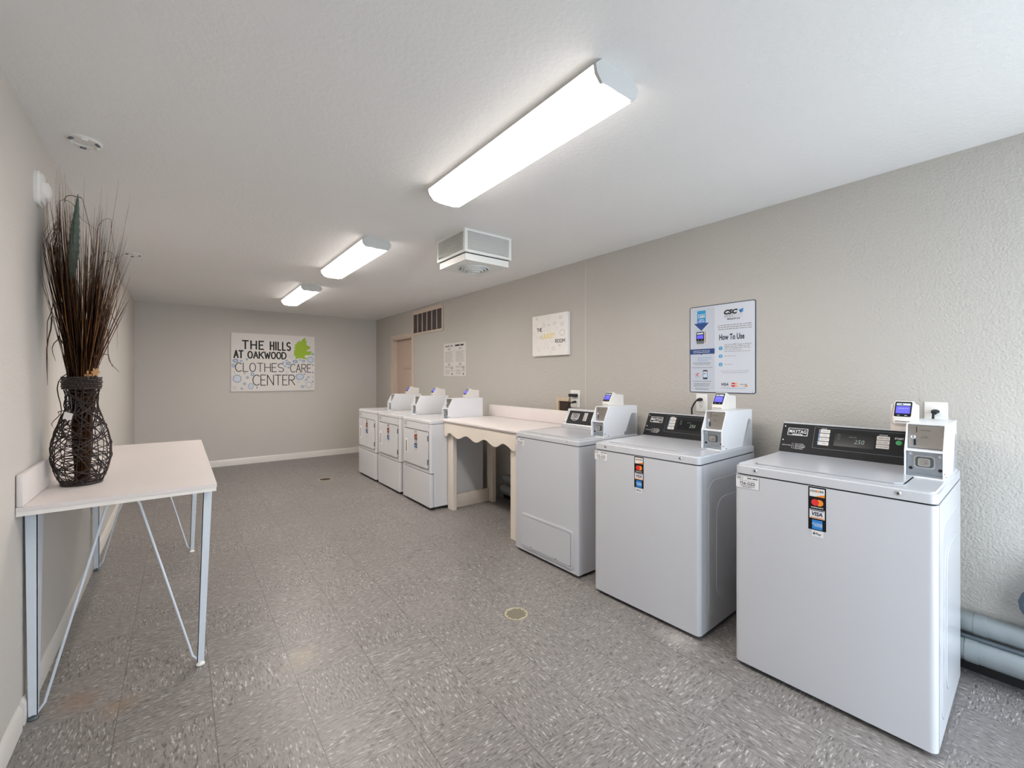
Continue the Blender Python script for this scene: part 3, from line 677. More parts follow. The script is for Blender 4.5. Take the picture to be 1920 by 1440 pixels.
# ------------------------------------------------------------------ table on the left wall
t = thing('folding_table', 'white table on slender metal legs with a wicker vase standing on it', 'table', (-.17, 3.29, 0))
ox, oy = -.17, 3.29
TX0, TX1, TY0, TY1, TZ = -.481 - ox, .138 - ox, 2.40 - oy, 4.17 - oy, .855
bm = nb(); pl = rrect(TX0, TY0, TX1, TY1, .03, 6, (0, 0, 1, 0))
prism(bm, pl, 'z', TZ - .016, TZ); obj('tabletop', bm, 'table_white', t)
bm = nb(); prism(bm, rrect(TX0, TY0 + .002, TX1 - .002, TY1 - .002, .03, 6, (0, 0, 1, 0)), 'z', TZ - .034, TZ - .0165); obj('edge_band', bm, 'white_paint', t)
bm = nb(); box(bm, TX0, TY0, TZ, TX0 + .019, TY1, .977, .005, 2); obj('backsplash', bm, 'table_white', t)
def tleg(x, y, fx, fy, sx, fl=.05):
    # tapered angle-iron leg: one flange across, one along the table
    bm = nb(); th = .003
    def quad(pts):
        vv = [bm.verts.new(p) for p in pts]
        for f in ((0, 1, 2, 3), (7, 6, 5, 4), (0, 4, 5, 1), (1, 5, 6, 2), (2, 6, 7, 3), (3, 7, 4, 0)): bm.faces.new([vv[i] for i in f])
    zt, zb = TZ - .035, .014
    quad([(x - sx * .017, y, zt), (x + sx * .017, y, zt), (x + sx * .017, y + th, zt), (x - sx * .017, y + th, zt), (fx - sx * .013, fy, zb), (fx + sx * .013, fy, zb), (fx + sx * .013, fy + th, zb), (fx - sx * .013, fy + th, zb)])
    quad([(x - sx * .017, y, zt), (x - sx * .017 + sx * th, y, zt), (x - sx * .017 + sx * th, y + fl, zt), (x - sx * .017, y + fl, zt), (fx - sx * .013, fy, zb), (fx - sx * .013 + sx * th, fy, zb), (fx - sx * .013 + sx * th, fy + .02, zb), (fx - sx * .013, fy + .02, zb)])
    bmesh.ops.recalc_face_normals(bm, faces=bm.faces[:])
    return obj('leg', bm, 'table_metal', t)
for yy in (2.492 - oy, 4.146 - oy):
    for (x, fx, sx, fl) in ((.108 - ox, .080 - ox, 1, .04), (-.4585 - ox, -.4535 - ox, -1, .10)):
        lg = tleg(x, yy, fx, yy, sx, fl)
        bm = nb(); lathe(bm, [(.017, 0), (.018, .004), (.012, .010), (.006, .012), (.006, .016)], 14, 0, Matrix.Translation((fx, yy + .004, 0)))
        obj('foot_glide', bm, 'plastic_white' if x > 0 else 'pipe_dark', lg)
    bm = nb(); xa, xb = -.445 - ox, .066 - ox; ya = yy + .006; zt = TZ - .039
    tube(bm, [(xa + .003, ya, .022), (xa + .022, ya, .05), (-.245 - ox, ya, zt - .03), (-.235 - ox, ya, zt - .006), (-.22 - ox, ya, zt), (-.16 - ox, ya, zt), (-.145 - ox, ya, zt - .006), (-.135 - ox, ya, zt - .03), (xb - .016, ya, .05), (xb, ya, .03)], .0048, 8)
    obj('brace', bm, 'table_metal', t)

# ------------------------------------------------------------------ wicker vase and dried grass
rnd = random.Random(7)
vx, vy, vz = -.352, 2.775, .8555
t = thing('wicker_vase', 'dark brown openwork wicker vase standing on the white table', 'vase', (vx, vy, vz))
prof = [(.000, .062), (.012, .070), (.03, .078), (.065, .090), (.12, .100), (.18, .100), (.238, .088), (.295, .071), (.35, .052), (.40, .053), (.43, .060)]
def vr(z):
    for (za, ra), (zb, rb) in zip(prof, prof[1:]):
        if za <= z <= zb: s = (z - za) / (zb - za); s = s * s * (3 - 2 * s) * .4 + s * .6; return ra + (rb - ra) * s
    return prof[-1][1]
bm = nb()
for k in range(150):
    z0 = rnd.uniform(.008, .42); sw = rnd.uniform(.9, 3.2) * rnd.choice((-1, 1)); z1 = min(.428, max(.006, z0 + rnd.uniform(-.20, .20))); a0 = rnd.uniform(0, 2 * PI); off = rnd.uniform(-.003, .003); path = []
    for i in range(15):
        s = i / 14; z = z0 + (z1 - z0) * s + .006 * math.sin(s * 9 + k); z = min(.43, max(.004, z)); a = a0 + sw * s; r = min(vr(z), .1) + off
        path.append((r * math.cos(a), r * math.sin(a), z))
    tube(bm, path, rnd.uniform(.0014, .0024), 4)
for k in range(14):
    a = 2 * PI * k / 14 + .1; tube(bm, [(vr(z) * math.cos(a + z * .8), vr(z) * math.sin(a + z * .8), z) for z in [.43 * i / 16 for i in range(17)]], .002, 4)
obj('woven_body', bm, 'wicker', t)
bm = nb()
for j in range(6):
    rr = .0635 - .0008 * abs(j - 3); zz = .436 + j * .0095; n = 60
    tube(bm, [((rr + .0025 * math.sin(i * PI * .9 + j * 1.7)) * math.cos(2 * PI * i / n), (rr + .0025 * math.sin(i * PI * .9 + j * 1.7)) * math.sin(2 * PI * i / n), zz) for i in range(n + 1)], .0052, 6)
obj('braided_collar', bm, 'wicker', t)
bm = nb(); lathe(bm, [(.0, .0), (.070, .0), (.072, .004), (.070, .008), (.0, .008)], 36); obj('base', bm, 'wicker', t)
bm = nb(); mt = Matrix.Translation((-.035, -.075, .315)) @ Matrix.Rotation(R(-30), 4, 'Z') @ Matrix.Rotation(R(15), 4, 'Y')
r_ = bmesh.ops.create_cube(bm, size=1); 
for v in bm.verts: v.co = mt @ Vector((v.co.x * .034, v.co.y * .001, v.co.z * .030))
tube(bm, [mt @ Vector((0, 0, .012)), Vector((-.025, -.06, .35)), Vector((-.03, -.048, .40))], .0008, 4, 1)
obj('price_tag', bm, ['tag_card', 'ink_soft'], t)

t = thing('dried_grass_bunch', 'tall bunch of dried brown grass standing in the wicker vase', 'dried grass', (vx, vy, vz + .0085))
def ok(p): return Vector((max(p[0], XL - vx + (.055 if p[2] > 1.12 and -.16 < p[1] < .05 else .008)), p[1], p[2]))
def blade(bm, a, spread, top, w, lean=0, mi=0, droop=0, n=9, base=None):
    # a: azimuth, spread: how far out the tip goes, top: tip height above the table
    ca, sa = math.cos(a), math.sin(a); rb = rnd.uniform(.003, .026); rn = rnd.uniform(.012, .052); P = []
    zn = .49
    P.append((rb * ca, rb * sa, .004)); P.append(((rb + rn) / 2 * ca, (rb + rn) / 2 * sa, zn * .55)); P.append((rn * ca, rn * sa, zn))
    jit = rnd.uniform(-.25, .25)
    for i in range(1, n + 1):
        s = i / n; r = rn + (spread - rn) * (s ** 1.02); aa = a + jit * s
        z = zn + (top - zn) * (s if not droop else math.sin(s * (PI / 2 + droop)) / (1 if droop < .01 else 1))
        P.append((r * math.cos(aa), r * math.sin(aa), z))
    P = [ok(p) for p in P]; m = len(P)
    rad = [w * (.8 if i < 3 else (1.0 - .86 * ((i - 3) / (m - 4)) ** 2.6)) for i in range(m)]
    tube(bm, P, rad, 4, mi, flat=.35)
bm = nb()
def lat(u, v): return math.atan2(v * .793 - u * .609, u * .793 + v * .609)   # u: to the right in the photograph, v: away from the camera
for k in range(370):
    u = rnd.gauss(-.05, .62); v = rnd.uniform(-1, 1); a = lat(u, v * .6)
    g = rnd.random(); side = math.cos(a) * .793 - math.sin(a) * .609          # >0: leaning right
    sp = rnd.uniform(.04, .15) * (1.2 if side > 0 else 1.0); top = rnd.uniform(.90, 1.30) if side < .25 else rnd.uniform(.80, 1.16)
    blade(bm, a, sp, top, rnd.uniform(.0023, .0050), mi=rnd.choice((0, 0, 1, 1, 2)))
for k in range(14):
    blade(bm, lat(rnd.uniform(-1, .2), rnd.uniform(-.5, .5)), rnd.uniform(.08, .14), rnd.uniform(1.27, 1.44), rnd.uniform(.0015, .0024), mi=1)
for k in range(60):
    blade(bm, lat(rnd.uniform(-1, .25), rnd.uniform(-.4, .5)), rnd.uniform(.05, .17), rnd.uniform(1.12, 1.42), rnd.uniform(.0018, .0034), mi=rnd.choice((0, 1, 1)))
for k in range(26):
    blade(bm, lat(1, rnd.uniform(-.5, .5)), rnd.uniform(.10, .19), rnd.uniform(1.0, 1.22), rnd.uniform(.0015, .0028), mi=rnd.choice((0, 1)))
o = obj('grass_blades', bm, ['grass_dark', 'grass_red', 'grass_gold'], t); o['kind'] = 'stuff'
def cam_pt(u, z, v=0): return ok((u * .793 + v * .609, -u * .609 + v * .793, z))
bm = nb()
arcs = [[(-.05, .60), (-.085, .78), (-.12, .80), (-.155, .66), (-.16, .50)], [(-.045, .62), (-.09, .74), (-.125, .73), (-.145, .58), (-.15, .44)], [(-.05, .55), (-.075, .66), (-.10, .64), (-.11, .55)],
 [(.06, .72), (.10, .95), (.14, 1.05), (.175, .98), (.185, .80), (.17, .60)], [(.05, .70), (.10, .83), (.15, .80), (.175, .70)], [(.05, .64), (.09, .74), (.12, .71), (.145, .60), (.15, .52)],
 [(.06, .80), (.14, .99), (.20, 1.03), (.26, 1.035)], [(.05, .95), (.09, 1.12), (.13, 1.20), (.16, 1.15), (.165, 1.02)], [(.04, .60), (.075, .66), (.085, .45), (.085, .22), (.084, .10)],
 [(-.03, .49), (-.05, .44), (-.055, .38), (-.05, .30)], [(-.03, .51), (-.075, .47), (-.085, .36), (-.075, .26), (-.05, .20)], [(.06, 1.0), (.04, 1.25), (-.02, 1.30), (-.07, 1.27)], [(-.06, .9), (-.09, 1.22), (-.05, 1.28), (.02, 1.20), (.10, 1.13)],
 [(.05, .55), (.10, .58), (.14, .57), (.18, .50)], [(-.05, .33), (-.09, .31), (-.115, .24)], [(.05, .85), (.13, 1.0), (.19, .95), (.21, .87)]]
for q in arcs:
    n = 14; P = []; m = len(q) - 1
    for i in range(n + 1):
        s = i / n * m; k = min(int(s), m - 1); f = s - k
        p0, p1, p2, p3 = q[max(k - 1, 0)], q[k], q[k + 1], q[min(k + 2, m)]
        cr = [.5 * ((2 * p1[j]) + (-p0[j] + p2[j]) * f + (2 * p0[j] - 5 * p1[j] + 4 * p2[j] - p3[j]) * f * f + (-p0[j] + 3 * p1[j] - 3 * p2[j] + p3[j]) * f ** 3) for j in (0, 1)]
        P.append(cam_pt(cr[0], cr[1], -.02 + .01 * math.sin(len(P))))
    wd = rnd.uniform(.0016, .0034); tube(bm, P, [wd * (1 - .8 * (i / n) ** 3) for i in range(n + 1)], 4, rnd.choice((0, 1)), flat=.4)
obj('drooping_blades', bm, ['grass_dark', 'grass_red'], t)
# rolled grey-green leaf
bm = nb(); n = 40; P = []; rad = []
for i in range(n + 1):
    s = i / n; P.append(cam_pt(.022 + .030 * s, .90 + .385 * s, -.07)); rad.append((.006 + .021 * math.sin(PI * min(1, s * 1.05) ** .8)) * (1 + .10 * math.sin(i * 1.9)) * (1 if s < .97 else .5))
tube(bm, P, rad, 10, flat=.6); obj('rolled_leaf', bm, 'rolled_leaf', t)
# dried flower
bm = nb(); tube(bm, [cam_pt(.03, .47), cam_pt(.06, .485, -.03), cam_pt(.10, .50, -.04)], .0012, 5)
for c_, nn in ((cam_pt(.055, .487, -.03), 4), (cam_pt(.10, .50, -.04), 6)):
    for k in range(nn):
        a = 2 * PI * k / nn; d = Vector((math.cos(a) * .793, -math.cos(a) * .609, math.sin(a))) * .022
        s1 = Vector((-math.sin(a) * .793, math.sin(a) * .609, math.cos(a))) * .006
        vv = [bm.verts.new(c_), bm.verts.new(c_ + d * .6 + s1), bm.verts.new(c_ + d), bm.verts.new(c_ + d * .6 - s1)]; bm.faces.new(vv)
        w2 = [bm.verts.new(v.co + Vector((.0006, .0008, 0))) for v in vv]; bm.faces.new(w2[::-1])
obj('dried_flower', bm, 'petal', t)

# ------------------------------------------------------------------ ceiling lights
def hexp(s, dz=0): return [(-.083 * s, 0), (.083 * s, 0), (.110 * s, -.026), (.104 * s, -.052 - dz), (.078 * s, -.080 - dz), (0, -.087 - dz), (-.078 * s, -.080 - dz), (-.104 * s, -.052 - dz), (-.110 * s, -.026)]
labs = ['lit fluorescent ceiling light above the floor in front of the washers', 'lit fluorescent ceiling light hanging between the two other lights', 'lit fluorescent ceiling light nearest the painted board wall']
for lab, (y0, y1) in zip(labs, ((.955, 2.165), (3.225, 4.42), (5.27, 6.45))):
    yc = (y0 + y1) / 2; t = thing('ceiling_light', lab, 'ceiling light', (1.19, yc, ZC), 0, 'fluorescent lights in a row on the ceiling'); h = (y1 - y0) / 2
    bm = nb(); prism(bm, [(-.083, 0), (.083, 0), (.108, -.024), (-.108, -.024)], 'y', -h + .012, h - .012); obj('housing', bm, 'fixture_white', t)
    bm = nb(); P = [(-.110, -.024), (-.112, -.030), (-.104, -.055), (-.080, -.079), (-.040, -.085), (0, -.087), (.040, -.085), (.080, -.079), (.104, -.055), (.112, -.030), (.110, -.024)]
    prism(bm, P, 'y', -h + .0125, h - .0125); obj('diffuser', bm, 'lit_diffuser', t)
    for s in (-1, 1):
        bm = nb(); prism(bm, [(-.083, 0), (.083, 0), (.112, -.026), (.106, -.054), (.081, -.078), (-.081, -.078), (-.106, -.054), (-.112, -.026)], 'y', s * (h - .0115), s * h); obj('end_cap', bm, 'fixture_white', t)

# ------------------------------------------------------------------ air unit on the ceiling
t = thing('air_diffuser', 'white louvred square air unit hanging from the ceiling', 'vent', (1.795, 2.82, ZC)); h = .206
z0 = -.165
bm = nb()
for s in (-1, 1):
    for k in range(13):
        z = -.022 - k * .0102
        box(bm, -h + .02, s * (h - .010), z - .0042, h - .02, s * (h - .002), z); box(bm, s * (h - .010), -h + .02, z - .0042, s * (h - .002), h - .02, z)
obj('louvre', bm, 'vent_white', t)
bm = nb()
box(bm, -h, -h, -.018, h, h, 0); box(bm, -h, -h, z0, h, h, z0 + .016)
for sx in (-1, 1):
    for sy in (-1, 1): box(bm, sx * h, sy * h, z0 + .016, sx * (h - .024), sy * (h - .024), -.018)
box(bm, -h + .014, -h + .014, z0 + .016, h - .014, h - .014, -.018, mi=1)
obj('frame', bm, ['vent_white', 'faint_grey'], t)
hb = h - .016; rad_c = .125
bm = nb(); box(bm, -hb, -hb, z0 - .006, hb, hb, z0, mi=1); prism(bm, [(-hb, -hb), (hb, -hb), (hb, hb), (-hb, hb)], 'z', z0 - .052, z0 - .006); obj('lower_housing', bm, ['vent_white', 'dark_gap'], t)
bm = nb()
lathe(bm, [(.118, z0 - .0525), (.118, z0 - .053)], 36, 1)
for r in (.122, .098, .074, .050): lathe(bm, [(r - .002, z0 - .0525), (r, z0 - .060 - (.122 - r) * .3), (r - .003, z0 - .064 - (.122 - r) * .3), (r - .013, z0 - .0545)], 36, 0, None, False)
lathe(bm, [(.026, z0 - .053), (.022, z0 - .082), (.0, z0 - .084)], 30, 0)
bmesh.ops.recalc_face_normals(bm, faces=bm.faces[:]); obj('round_outlet', bm, ['vent_white', 'pipe_dark'], t)
for sx in (-1, 1):
    for sy in (-1, 1):
        bm = nb(); lathe(bm, [(.006, z0 - .052), (.005, z0 - .055)], 10, 0, Matrix.Translation((sx * .165, sy * .165, 0))); obj('screw', bm, 'chrome', t)

# smoke-detector base plates left on the ceiling, emergency light
def base_plate(label, x, y, s):
    t = thing('detector_base', label, 'smoke detector base', (x, y, ZC), R(-20), 'empty white detector bases'); bm = nb()
    lathe(bm, [(.064 * s, 0), (.064 * s, -.006), (.058 * s, -.010), (.046 * s, -.010), (.044 * s, -.004), (0, -.004)], 30); bmesh.ops.recalc_face_normals(bm, faces=bm.faces[:])
    obj('plate', bm, 'plastic_white', t)
    for k in range(6):
        a = k * PI / 3; bm = nb(); m = Matrix.Translation((.052 * s * math.cos(a), .052 * s * math.sin(a), -.008)) @ Matrix.Rotation(a, 4, 'Z')
        bmesh.ops.create_cube(bm, size=1)
        for v in bm.verts: v.co = m @ Vector((v.co.x * .010 * s, v.co.y * .022 * s, v.co.z * .018))
        obj('clip', bm, 'plastic_white' if k % 2 else 'ink_soft', t)
base_plate('empty white detector base on the bare ceiling above the vase', -.335, 2.69, .95)
base_plate('white detector base on the ceiling half hidden behind the grass tips', -.31, 4.90, .9)
t = thing('emergency_light', 'white emergency lamp high on the wall behind the grass', 'emergency light', (XL, 2.76, 2.135))
bm = nb(); prism(bm, rrect(-.105, -.06, .0, .085, .035, 6), 'x', 0, .022); es = [e for e in bm.edges if all(v.co.x > .02 for v in e.verts)]; bmesh.ops.bevel(bm, geom=es, offset=.010, segments=3, affect='EDGES'); obj('body', bm, 'plastic_white', t)
bm = nb(); lathe(bm, [(.048, 0), (.048, .015), (.040, .030), (.022, .038), (0, .040)], 24, 0, MX((0, -.015, .015), (0, 1, 0), (0, 0, 1))); obj('lamp_head', bm, 'plastic_white', t)

# ------------------------------------------------------------------ signs
# hand-painted board on the far wall
t = thing('welcome_sign', 'hand-painted board with a green leaf and blue bubbles on the end wall', 'sign', (1.22, YF, 1.575))
sw, sh = 1.19, .905
bm = nb(); box(bm, -sw / 2, -.022, -sh / 2, sw / 2, 0, sh / 2, .003); obj('board', bm, 'canvas_white', t)
a = Art(MX((-sw / 2, -.0222, -sh / 2), (1, 0, 0), (0, 0, 1)))
def suv(px, py):
    f = (px - 258) / 1262; top = 190 + 55 * f; bot = 1078 - 23 * f; return f * sw, (1 - (py - top) / (bot - top)) * sh
def sl(s, x0, x1, y0, y1, t_, gap=.32, k='ink'):
    (u0, v1), (u1, _) = suv(x0, y0), suv(x1, y0); _, v0 = suv(x0, y1); letters(a, s, u0, u1, v0, v1, t_, k, gap)
sl('THE', 420, 718, 312, 432, .021, .55); sl('HILLS', 822, 1125, 328, 446, .022, .62); sl('AT', 304, 424, 462, 566, .021, .3); sl('OAKWOOD', 496, 1058, 474, 572, .019, .34)
sl('CLOTHES', 320, 1022, 645, 775, .011, .30); sl('CARE', 1128, 1455, 660, 782, .011, .28); sl('CENTER', 565, 1195, 825, 980, .012, .26)
leaf = [(1205, 590), (1215, 565), (1185, 520), (1175, 505), (1192, 480), (1178, 460), (1205, 440), (1182, 415), (1205, 400), (1190, 365), (1225, 360), (1228, 325), (1258, 330), (1270, 298), (1295, 325), (1310, 295), (1330, 280), (1362, 258), (1372, 300), (1392, 335), (1375, 350), (1400, 385), (1425, 378), (1420, 400), (1462, 388), (1440, 412), (1445, 430), (1400, 440), (1385, 470), (1430, 465), (1472, 470), (1455, 515), (1410, 525), (1370, 520), (1350, 548), (1385, 570), (1395, 588), (1350, 582), (1290, 570), (1240, 575)]
a.poly([suv(*p) for p in leaf], 'leaf_green', .0008)
bub = [(322, 612, 40, 30, 1), (400, 617, 18, 15, 0), (480, 592, 16, 16, 0), (293, 687, 24, 26, 1), (345, 882, 60, 58, 2), (447, 800, 13, 13, 0), (556, 815, 26, 26, 1), (487, 866, 20, 20, 1), (448, 958, 20, 20, 1), (537, 995, 40, 46, 2), (622, 1015, 14, 14, 0), (408, 1028, 16, 16, 1), (308, 1015, 20, 20, 3), (308, 785, 12, 15, 3), (1145, 547, 32, 28, 3), (1063, 605, 16, 13, 0), (1016, 637, 18, 15, 0), (1095, 650, 40, 28, 1), (1040, 692, 18, 15, 1), (1097, 711, 18, 16, 0), (1075, 783, 18, 18, 3), (1203, 620, 42, 26, 1), (1285, 597, 15, 12, 0), (1338, 612, 28, 20, 1), (1450, 595, 54, 48, 2), (1487, 508, 22, 20, 0), (1490, 673, 15, 13, 0), (1490, 785, 16, 17, 0), (1275, 850, 64, 50, 2), (1350, 808, 16, 15, 0), (1415, 855, 18, 16, 0), (1383, 893, 17, 16, 0), (1490, 925, 15, 17, 0), (1490, 853, 13, 16, 3), (1423, 968, 58, 48, 3), (1322, 998, 27, 20, 0), (1250, 927, 22, 16, 3), (1350, 915, 8, 8, 0)]
for (px, py, ra, rb, k) in bub:
    u, v = suv(px, py); A, B = ra / 1262 * sw, rb / 870 * sh; fill = ('bubble_mid', 'bubble_mid', 'bubble_pale', None)[k]
    if fill: a.ell(u, v, A * .85, B * .85, fill, .0005)
    a.ring(u, v, A, B, max(.004, .16 * A), ('bubble_dark', 'bubble_dark', 'bubble_dark', 'bubble_mid')[k], .0007)
    if k in (0, 1): a.ell(u, v, A * .35, B * .35, 'bubble_pale', .0009, 8)
a.done('lettering', t)

# square canvas on the right wall
t = thing('wall_canvas', 'small white canvas with faint painted bubbles above the folding counter', 'canvas', (XR, 3.113, 1.752))
bm = nb(); box(bm, -.036, -.251, -.2, 0, .251, .2, .004); obj('canvas', bm, 'canvas_white', t)
a = Art(MX((-.0362, .251, -.2), (0, -1, 0), (0, 0, 1))); cw, ch = .502, .40
def cuv(px, py): f = (px - 120) / 390; top = 213 - 58 * f; bot = 672 - 14 * f; return f * cw, (1 - (py - top) / (bot - top)) * ch
def cl(s, x0, x1, y0, y1, t_, k, gap=.25):
    (u0, v1), (u1, _) = cuv(x0, y0), cuv(x1, y0); _, v0 = cuv(x0, y1); letters(a, s, u0, u1, v0, v1, t_, k, gap)
cl('THE', 178, 234, 350, 388, .006, 'ink'); cl('ROOM', 383, 484, 480, 518, .006, 'ink')
cl('LAUNDRY', 235, 375, 415, 470, .007, 'yellow_paint', .12)
rb_ = random.Random(5)
for (px, py, r_) in ((175, 235, 12), (303, 228, 18), (438, 222, 14), (170, 318, 14), (258, 315, 16), (310, 308, 10), (376, 290, 15), (455, 300, 16), (247, 280, 10), (312, 362, 22), (398, 350, 12), (455, 400, 30), (143, 410, 16), (180, 458, 16), (285, 520, 22), (345, 500, 16), (195, 585, 18), (258, 577, 12), (303, 572, 14), (362, 582, 17), (330, 632, 15), (428, 548, 10), (203, 610, 10), (260, 372, 12), (222, 450, 12)):
    u, v = cuv(px, py); a.ring(u, v, r_ / 390 * cw, r_ / 450 * ch, .0022, rb_.choice(('faint_grey', 'faint_grey', 'ink_soft')), None, 14)
a.done('lettering', t)

# service instruction poster
t = thing('instruction_poster', 'blue-bordered instruction poster with a down arrow on the wall above the washers', 'poster', (XR, 1.4515, 1.5345))
pw, ph = .4445, .597
bm = nb(); prism(bm, rrect(-pw / 2, -ph / 2, pw / 2, ph / 2, .014, 5), 'x', 0, -.003); obj('board', bm, 'navy_dark', t)
a = Art(MX((-.0032, pw / 2, -ph / 2), (0, -1, 0), (0, 0, 1)))
a.rrect(.005, .005, pw - .005, ph - .005, .010, 'poster_white', .0003)
def U(f): return f * pw
def V(f): return (1 - f) * ph
a.rect(.006, .014, U(.405), ph - .014, 'poster_grey', .0005); a.w = .0008
a.poly([(U(.118), V(.04)), (U(.272), V(.04)), (U(.272), V(.205)), (U(.34), V(.20)), (U(.195), V(.295)), (U(.06), V(.20)), (U(.118), V(.205))], 'poster_white', .0008)
a.rect(U(.125), V(.20), U(.265), V(.05), 'cyan', .0011); a.rect(U(.125), V(.20), U(.265), V(.155), 'amex_blue', .0013); a.poly([(U(.072), V(.197)), (U(.318), V(.197)), (U(.195), V(.285))], 'navy', .0014)
a.text('CASH', U(.195), V(.134), .019, 'paper', U(.11), 'C', bold=.05, w=.0018); a.greek(U(.135), U(.255), V(.095), .003, 'amex_pale', 1, .0018); a.greek(U(.16), U(.235), V(.162), .005, 'poster_white', 2, .0018); a.greek(U(.14), U(.25), V(.182), .006, 'poster_white', 3, .0018)
a.rrect(U(.115), V(.435), U(.24), V(.30), .006, 'ink_soft', .0009); a.poly([(U(.24), V(.435)), (U(.29), V(.43)), (U(.295), V(.29)), (U(.25), V(.295))], 'faint_grey', .0009); a.rect(U(.255), V(.425), U(.265), V(.295), 'ink_soft', .0012)
a.rrect(U(.11), V(.40), U(.235), V(.295), .005, 'black_gloss', .0012); a.rect(U(.122), V(.325), U(.225), V(.305), 'poster_white', .0016); a.rect(U(.122), V(.375), U(.225), V(.333), 'screen_blue', .0016); a.ell(U(.145), V(.39), .003, .002, 'poster_white', .0016, 8); a.ell(U(.20), V(.39), .003, .002, 'poster_white', .0016, 8)
a.rect(.005, V(.555), U(.405), V(.495), 'navy', .0009); a.poly([(U(.18), V(.555)), (U(.21), V(.555)), (U(.195), V(.565))], 'navy', .0009)
a.text('PLEASE REPORT A SERVICE ISSUE', U(.195), V(.522), .0062, 'poster_white', U(.27), 'C', bold=.02, w=.0014); a.text('USING THE SIMPLE METHODS BELOW', U(.195), V(.54), .0062, 'poster_white', U(.27), 'C', bold=.02, w=.0014)
for i in range(3): a.greek(U(.135), U(.36 - .06 * (i == 2)), V(.598 + i * .018), .0035, 'sky_blue_text', i + 1)
for i in range(2): a.greek(U(.05 + .03 * i), U(.35 - .02 * i), V(.66 + i * .015), .0035, 'ink_soft', i + 5)
a.greek(U(.035), U(.37), V(.713), .0032, 'ink_soft', 11)
a.rrect(U(.22), V(.845), U(.292), V(.74), .004, 'navy_dark', .0010); a.rect(U(.226), V(.825), U(.286), V(.756), 'poster_white', .0014); a.rect(U(.23), V(.82), U(.282), V(.79), 'amex_pale', .0017); a.greek(U(.232), U(.28), V(.783), .004, 'ink', 3, .0017)
a.text('OR', U(.082), V(.788), .006, 'ink_soft', U(.02)); a.greek(U(.115), U(.175), V(.785), .006, 'red', 2); a.greek(U(.10), U(.16), V(.803), .006, 'red', 4); a.greek(U(.09), U(.17), V(.82), .0025, 'ink_soft', 4)
a.greek(U(.05), U(.36), V(.873), .0035, 'ink_soft', 12)
for i in range(3): a.greek(U(.065), U(.34 - .01 * i), V(.90 + i * .014), .0032, 'ink_soft', 20 + i)
for i in range(2): a.greek(U(.095), U(.31), V(.953 + i * .014), .0032, 'ink_soft', 30 + i)
a.text('CSC', U(.545), V(.124), .027, 'ink', U(.205), bold=.07, shear=.25)
for q, k in ((((.765, .09), (.83, .075), (.80, .10)), 'cyan'), (((.765, .09), (.80, .10), (.79, .125)), 'navy'), (((.80, .10), (.83, .075), (.825, .115), (.79, .125)), 'amex_blue')): a.poly([(U(x), V(y)) for x, y in q], k, .0012)
a.text('SERVICE', U(.55), V(.157), .014, 'ink_soft', U(.135), shear=.15); a.text('WORKS', U(.69), V(.157), .014, 'faint_grey', U(.135), shear=.15); a.rect(U(.545), V(.1635), U(.825), V(.1625), 'ink_soft'); a.rect(U(.545), V(.134), U(.825), V(.133), 'ink_soft')
a.text('Making life easy', U(.69), V(.186), .0095, 'ink', U(.19), 'C', bold=.02, shear=.2)
for i in range(3): a.greek(U(.45 + .005 * i), U(.945), V(.248 + i * .022), .004, 'ink_soft', 40 + i)
a.text('How To Use', U(.475), V(.405), .036, 'navy_dark', U(.37), bold=.03)
for i, (vf, tl) in enumerate(((.50, ('Chip Cards: INSERT chip up and facing you', 'Magnetic Stripe Card, SWIPE down with', 'stripe to the left Digital Wallet, HOLD your', 'phone to the reader with your', 'Android/Samsung or Apple Pay app open')), (.588, ('Select machine cycle',)), (.68, ('Start machine',)))):
    a.ell(U(.497), V(vf), .0125, .0125, 'cyan', .0009, 24); a.text(str(i + 1), U(.497), V(vf + .013), .014, 'poster_white', None, 'C', bold=.03, w=.0014)
    for j, s_ in enumerate(tl): a.text(s_, U(.555), V((.466 if i == 0 else vf + .003) + j * .019), .0068 if i == 0 else .006, 'ink' if i == 0 and j < 3 else 'ink_soft', U((.385, .36, .375, .25, .37)[j] if i == 0 else (.17 if i == 1 else .12)))
a.text('See when you should check machine availability', U(.70), V(.757), .0055, 'ink_soft', U(.41), 'C'); a.text('ahead of time by visiting laundryview.com', U(.70), V(.776), .0055, 'ink_soft', U(.36), 'C')
a.text('VISA', U(.505), V(.915), .016, 'navy_dark', U(.11), bold=.03, shear=.2); a.greek(U(.53), U(.62), V(.93), .0015, 'orange', 2)
a.ell(U(.685), V(.905), .0145, .0145, 'red', .0010); a.ell(U(.725), V(.905), .0145, .0145, 'pale_orange', .0007); a.rect(U(.655), V(.909), U(.755), V(.899), 'poster_white', .0013)
a.rect(U(.785), V(.925), U(.885), V(.885), 'poster_white', .0010); a.text('DISCOVER', U(.785), V(.905), .0062, 'ink', U(.095), bold=.02); a.poly([(U(.82), V(.925)), (U(.885), V(.925)), (U(.885), V(.905))], 'orange', .0013)
a.greek(U(.50), U(.87), V(.945), .0028, 'sky_blue_text', 5); a.rect(U(.945), V(.985), U(.965), V(.978), 'ink_soft')
a.done('print', t)

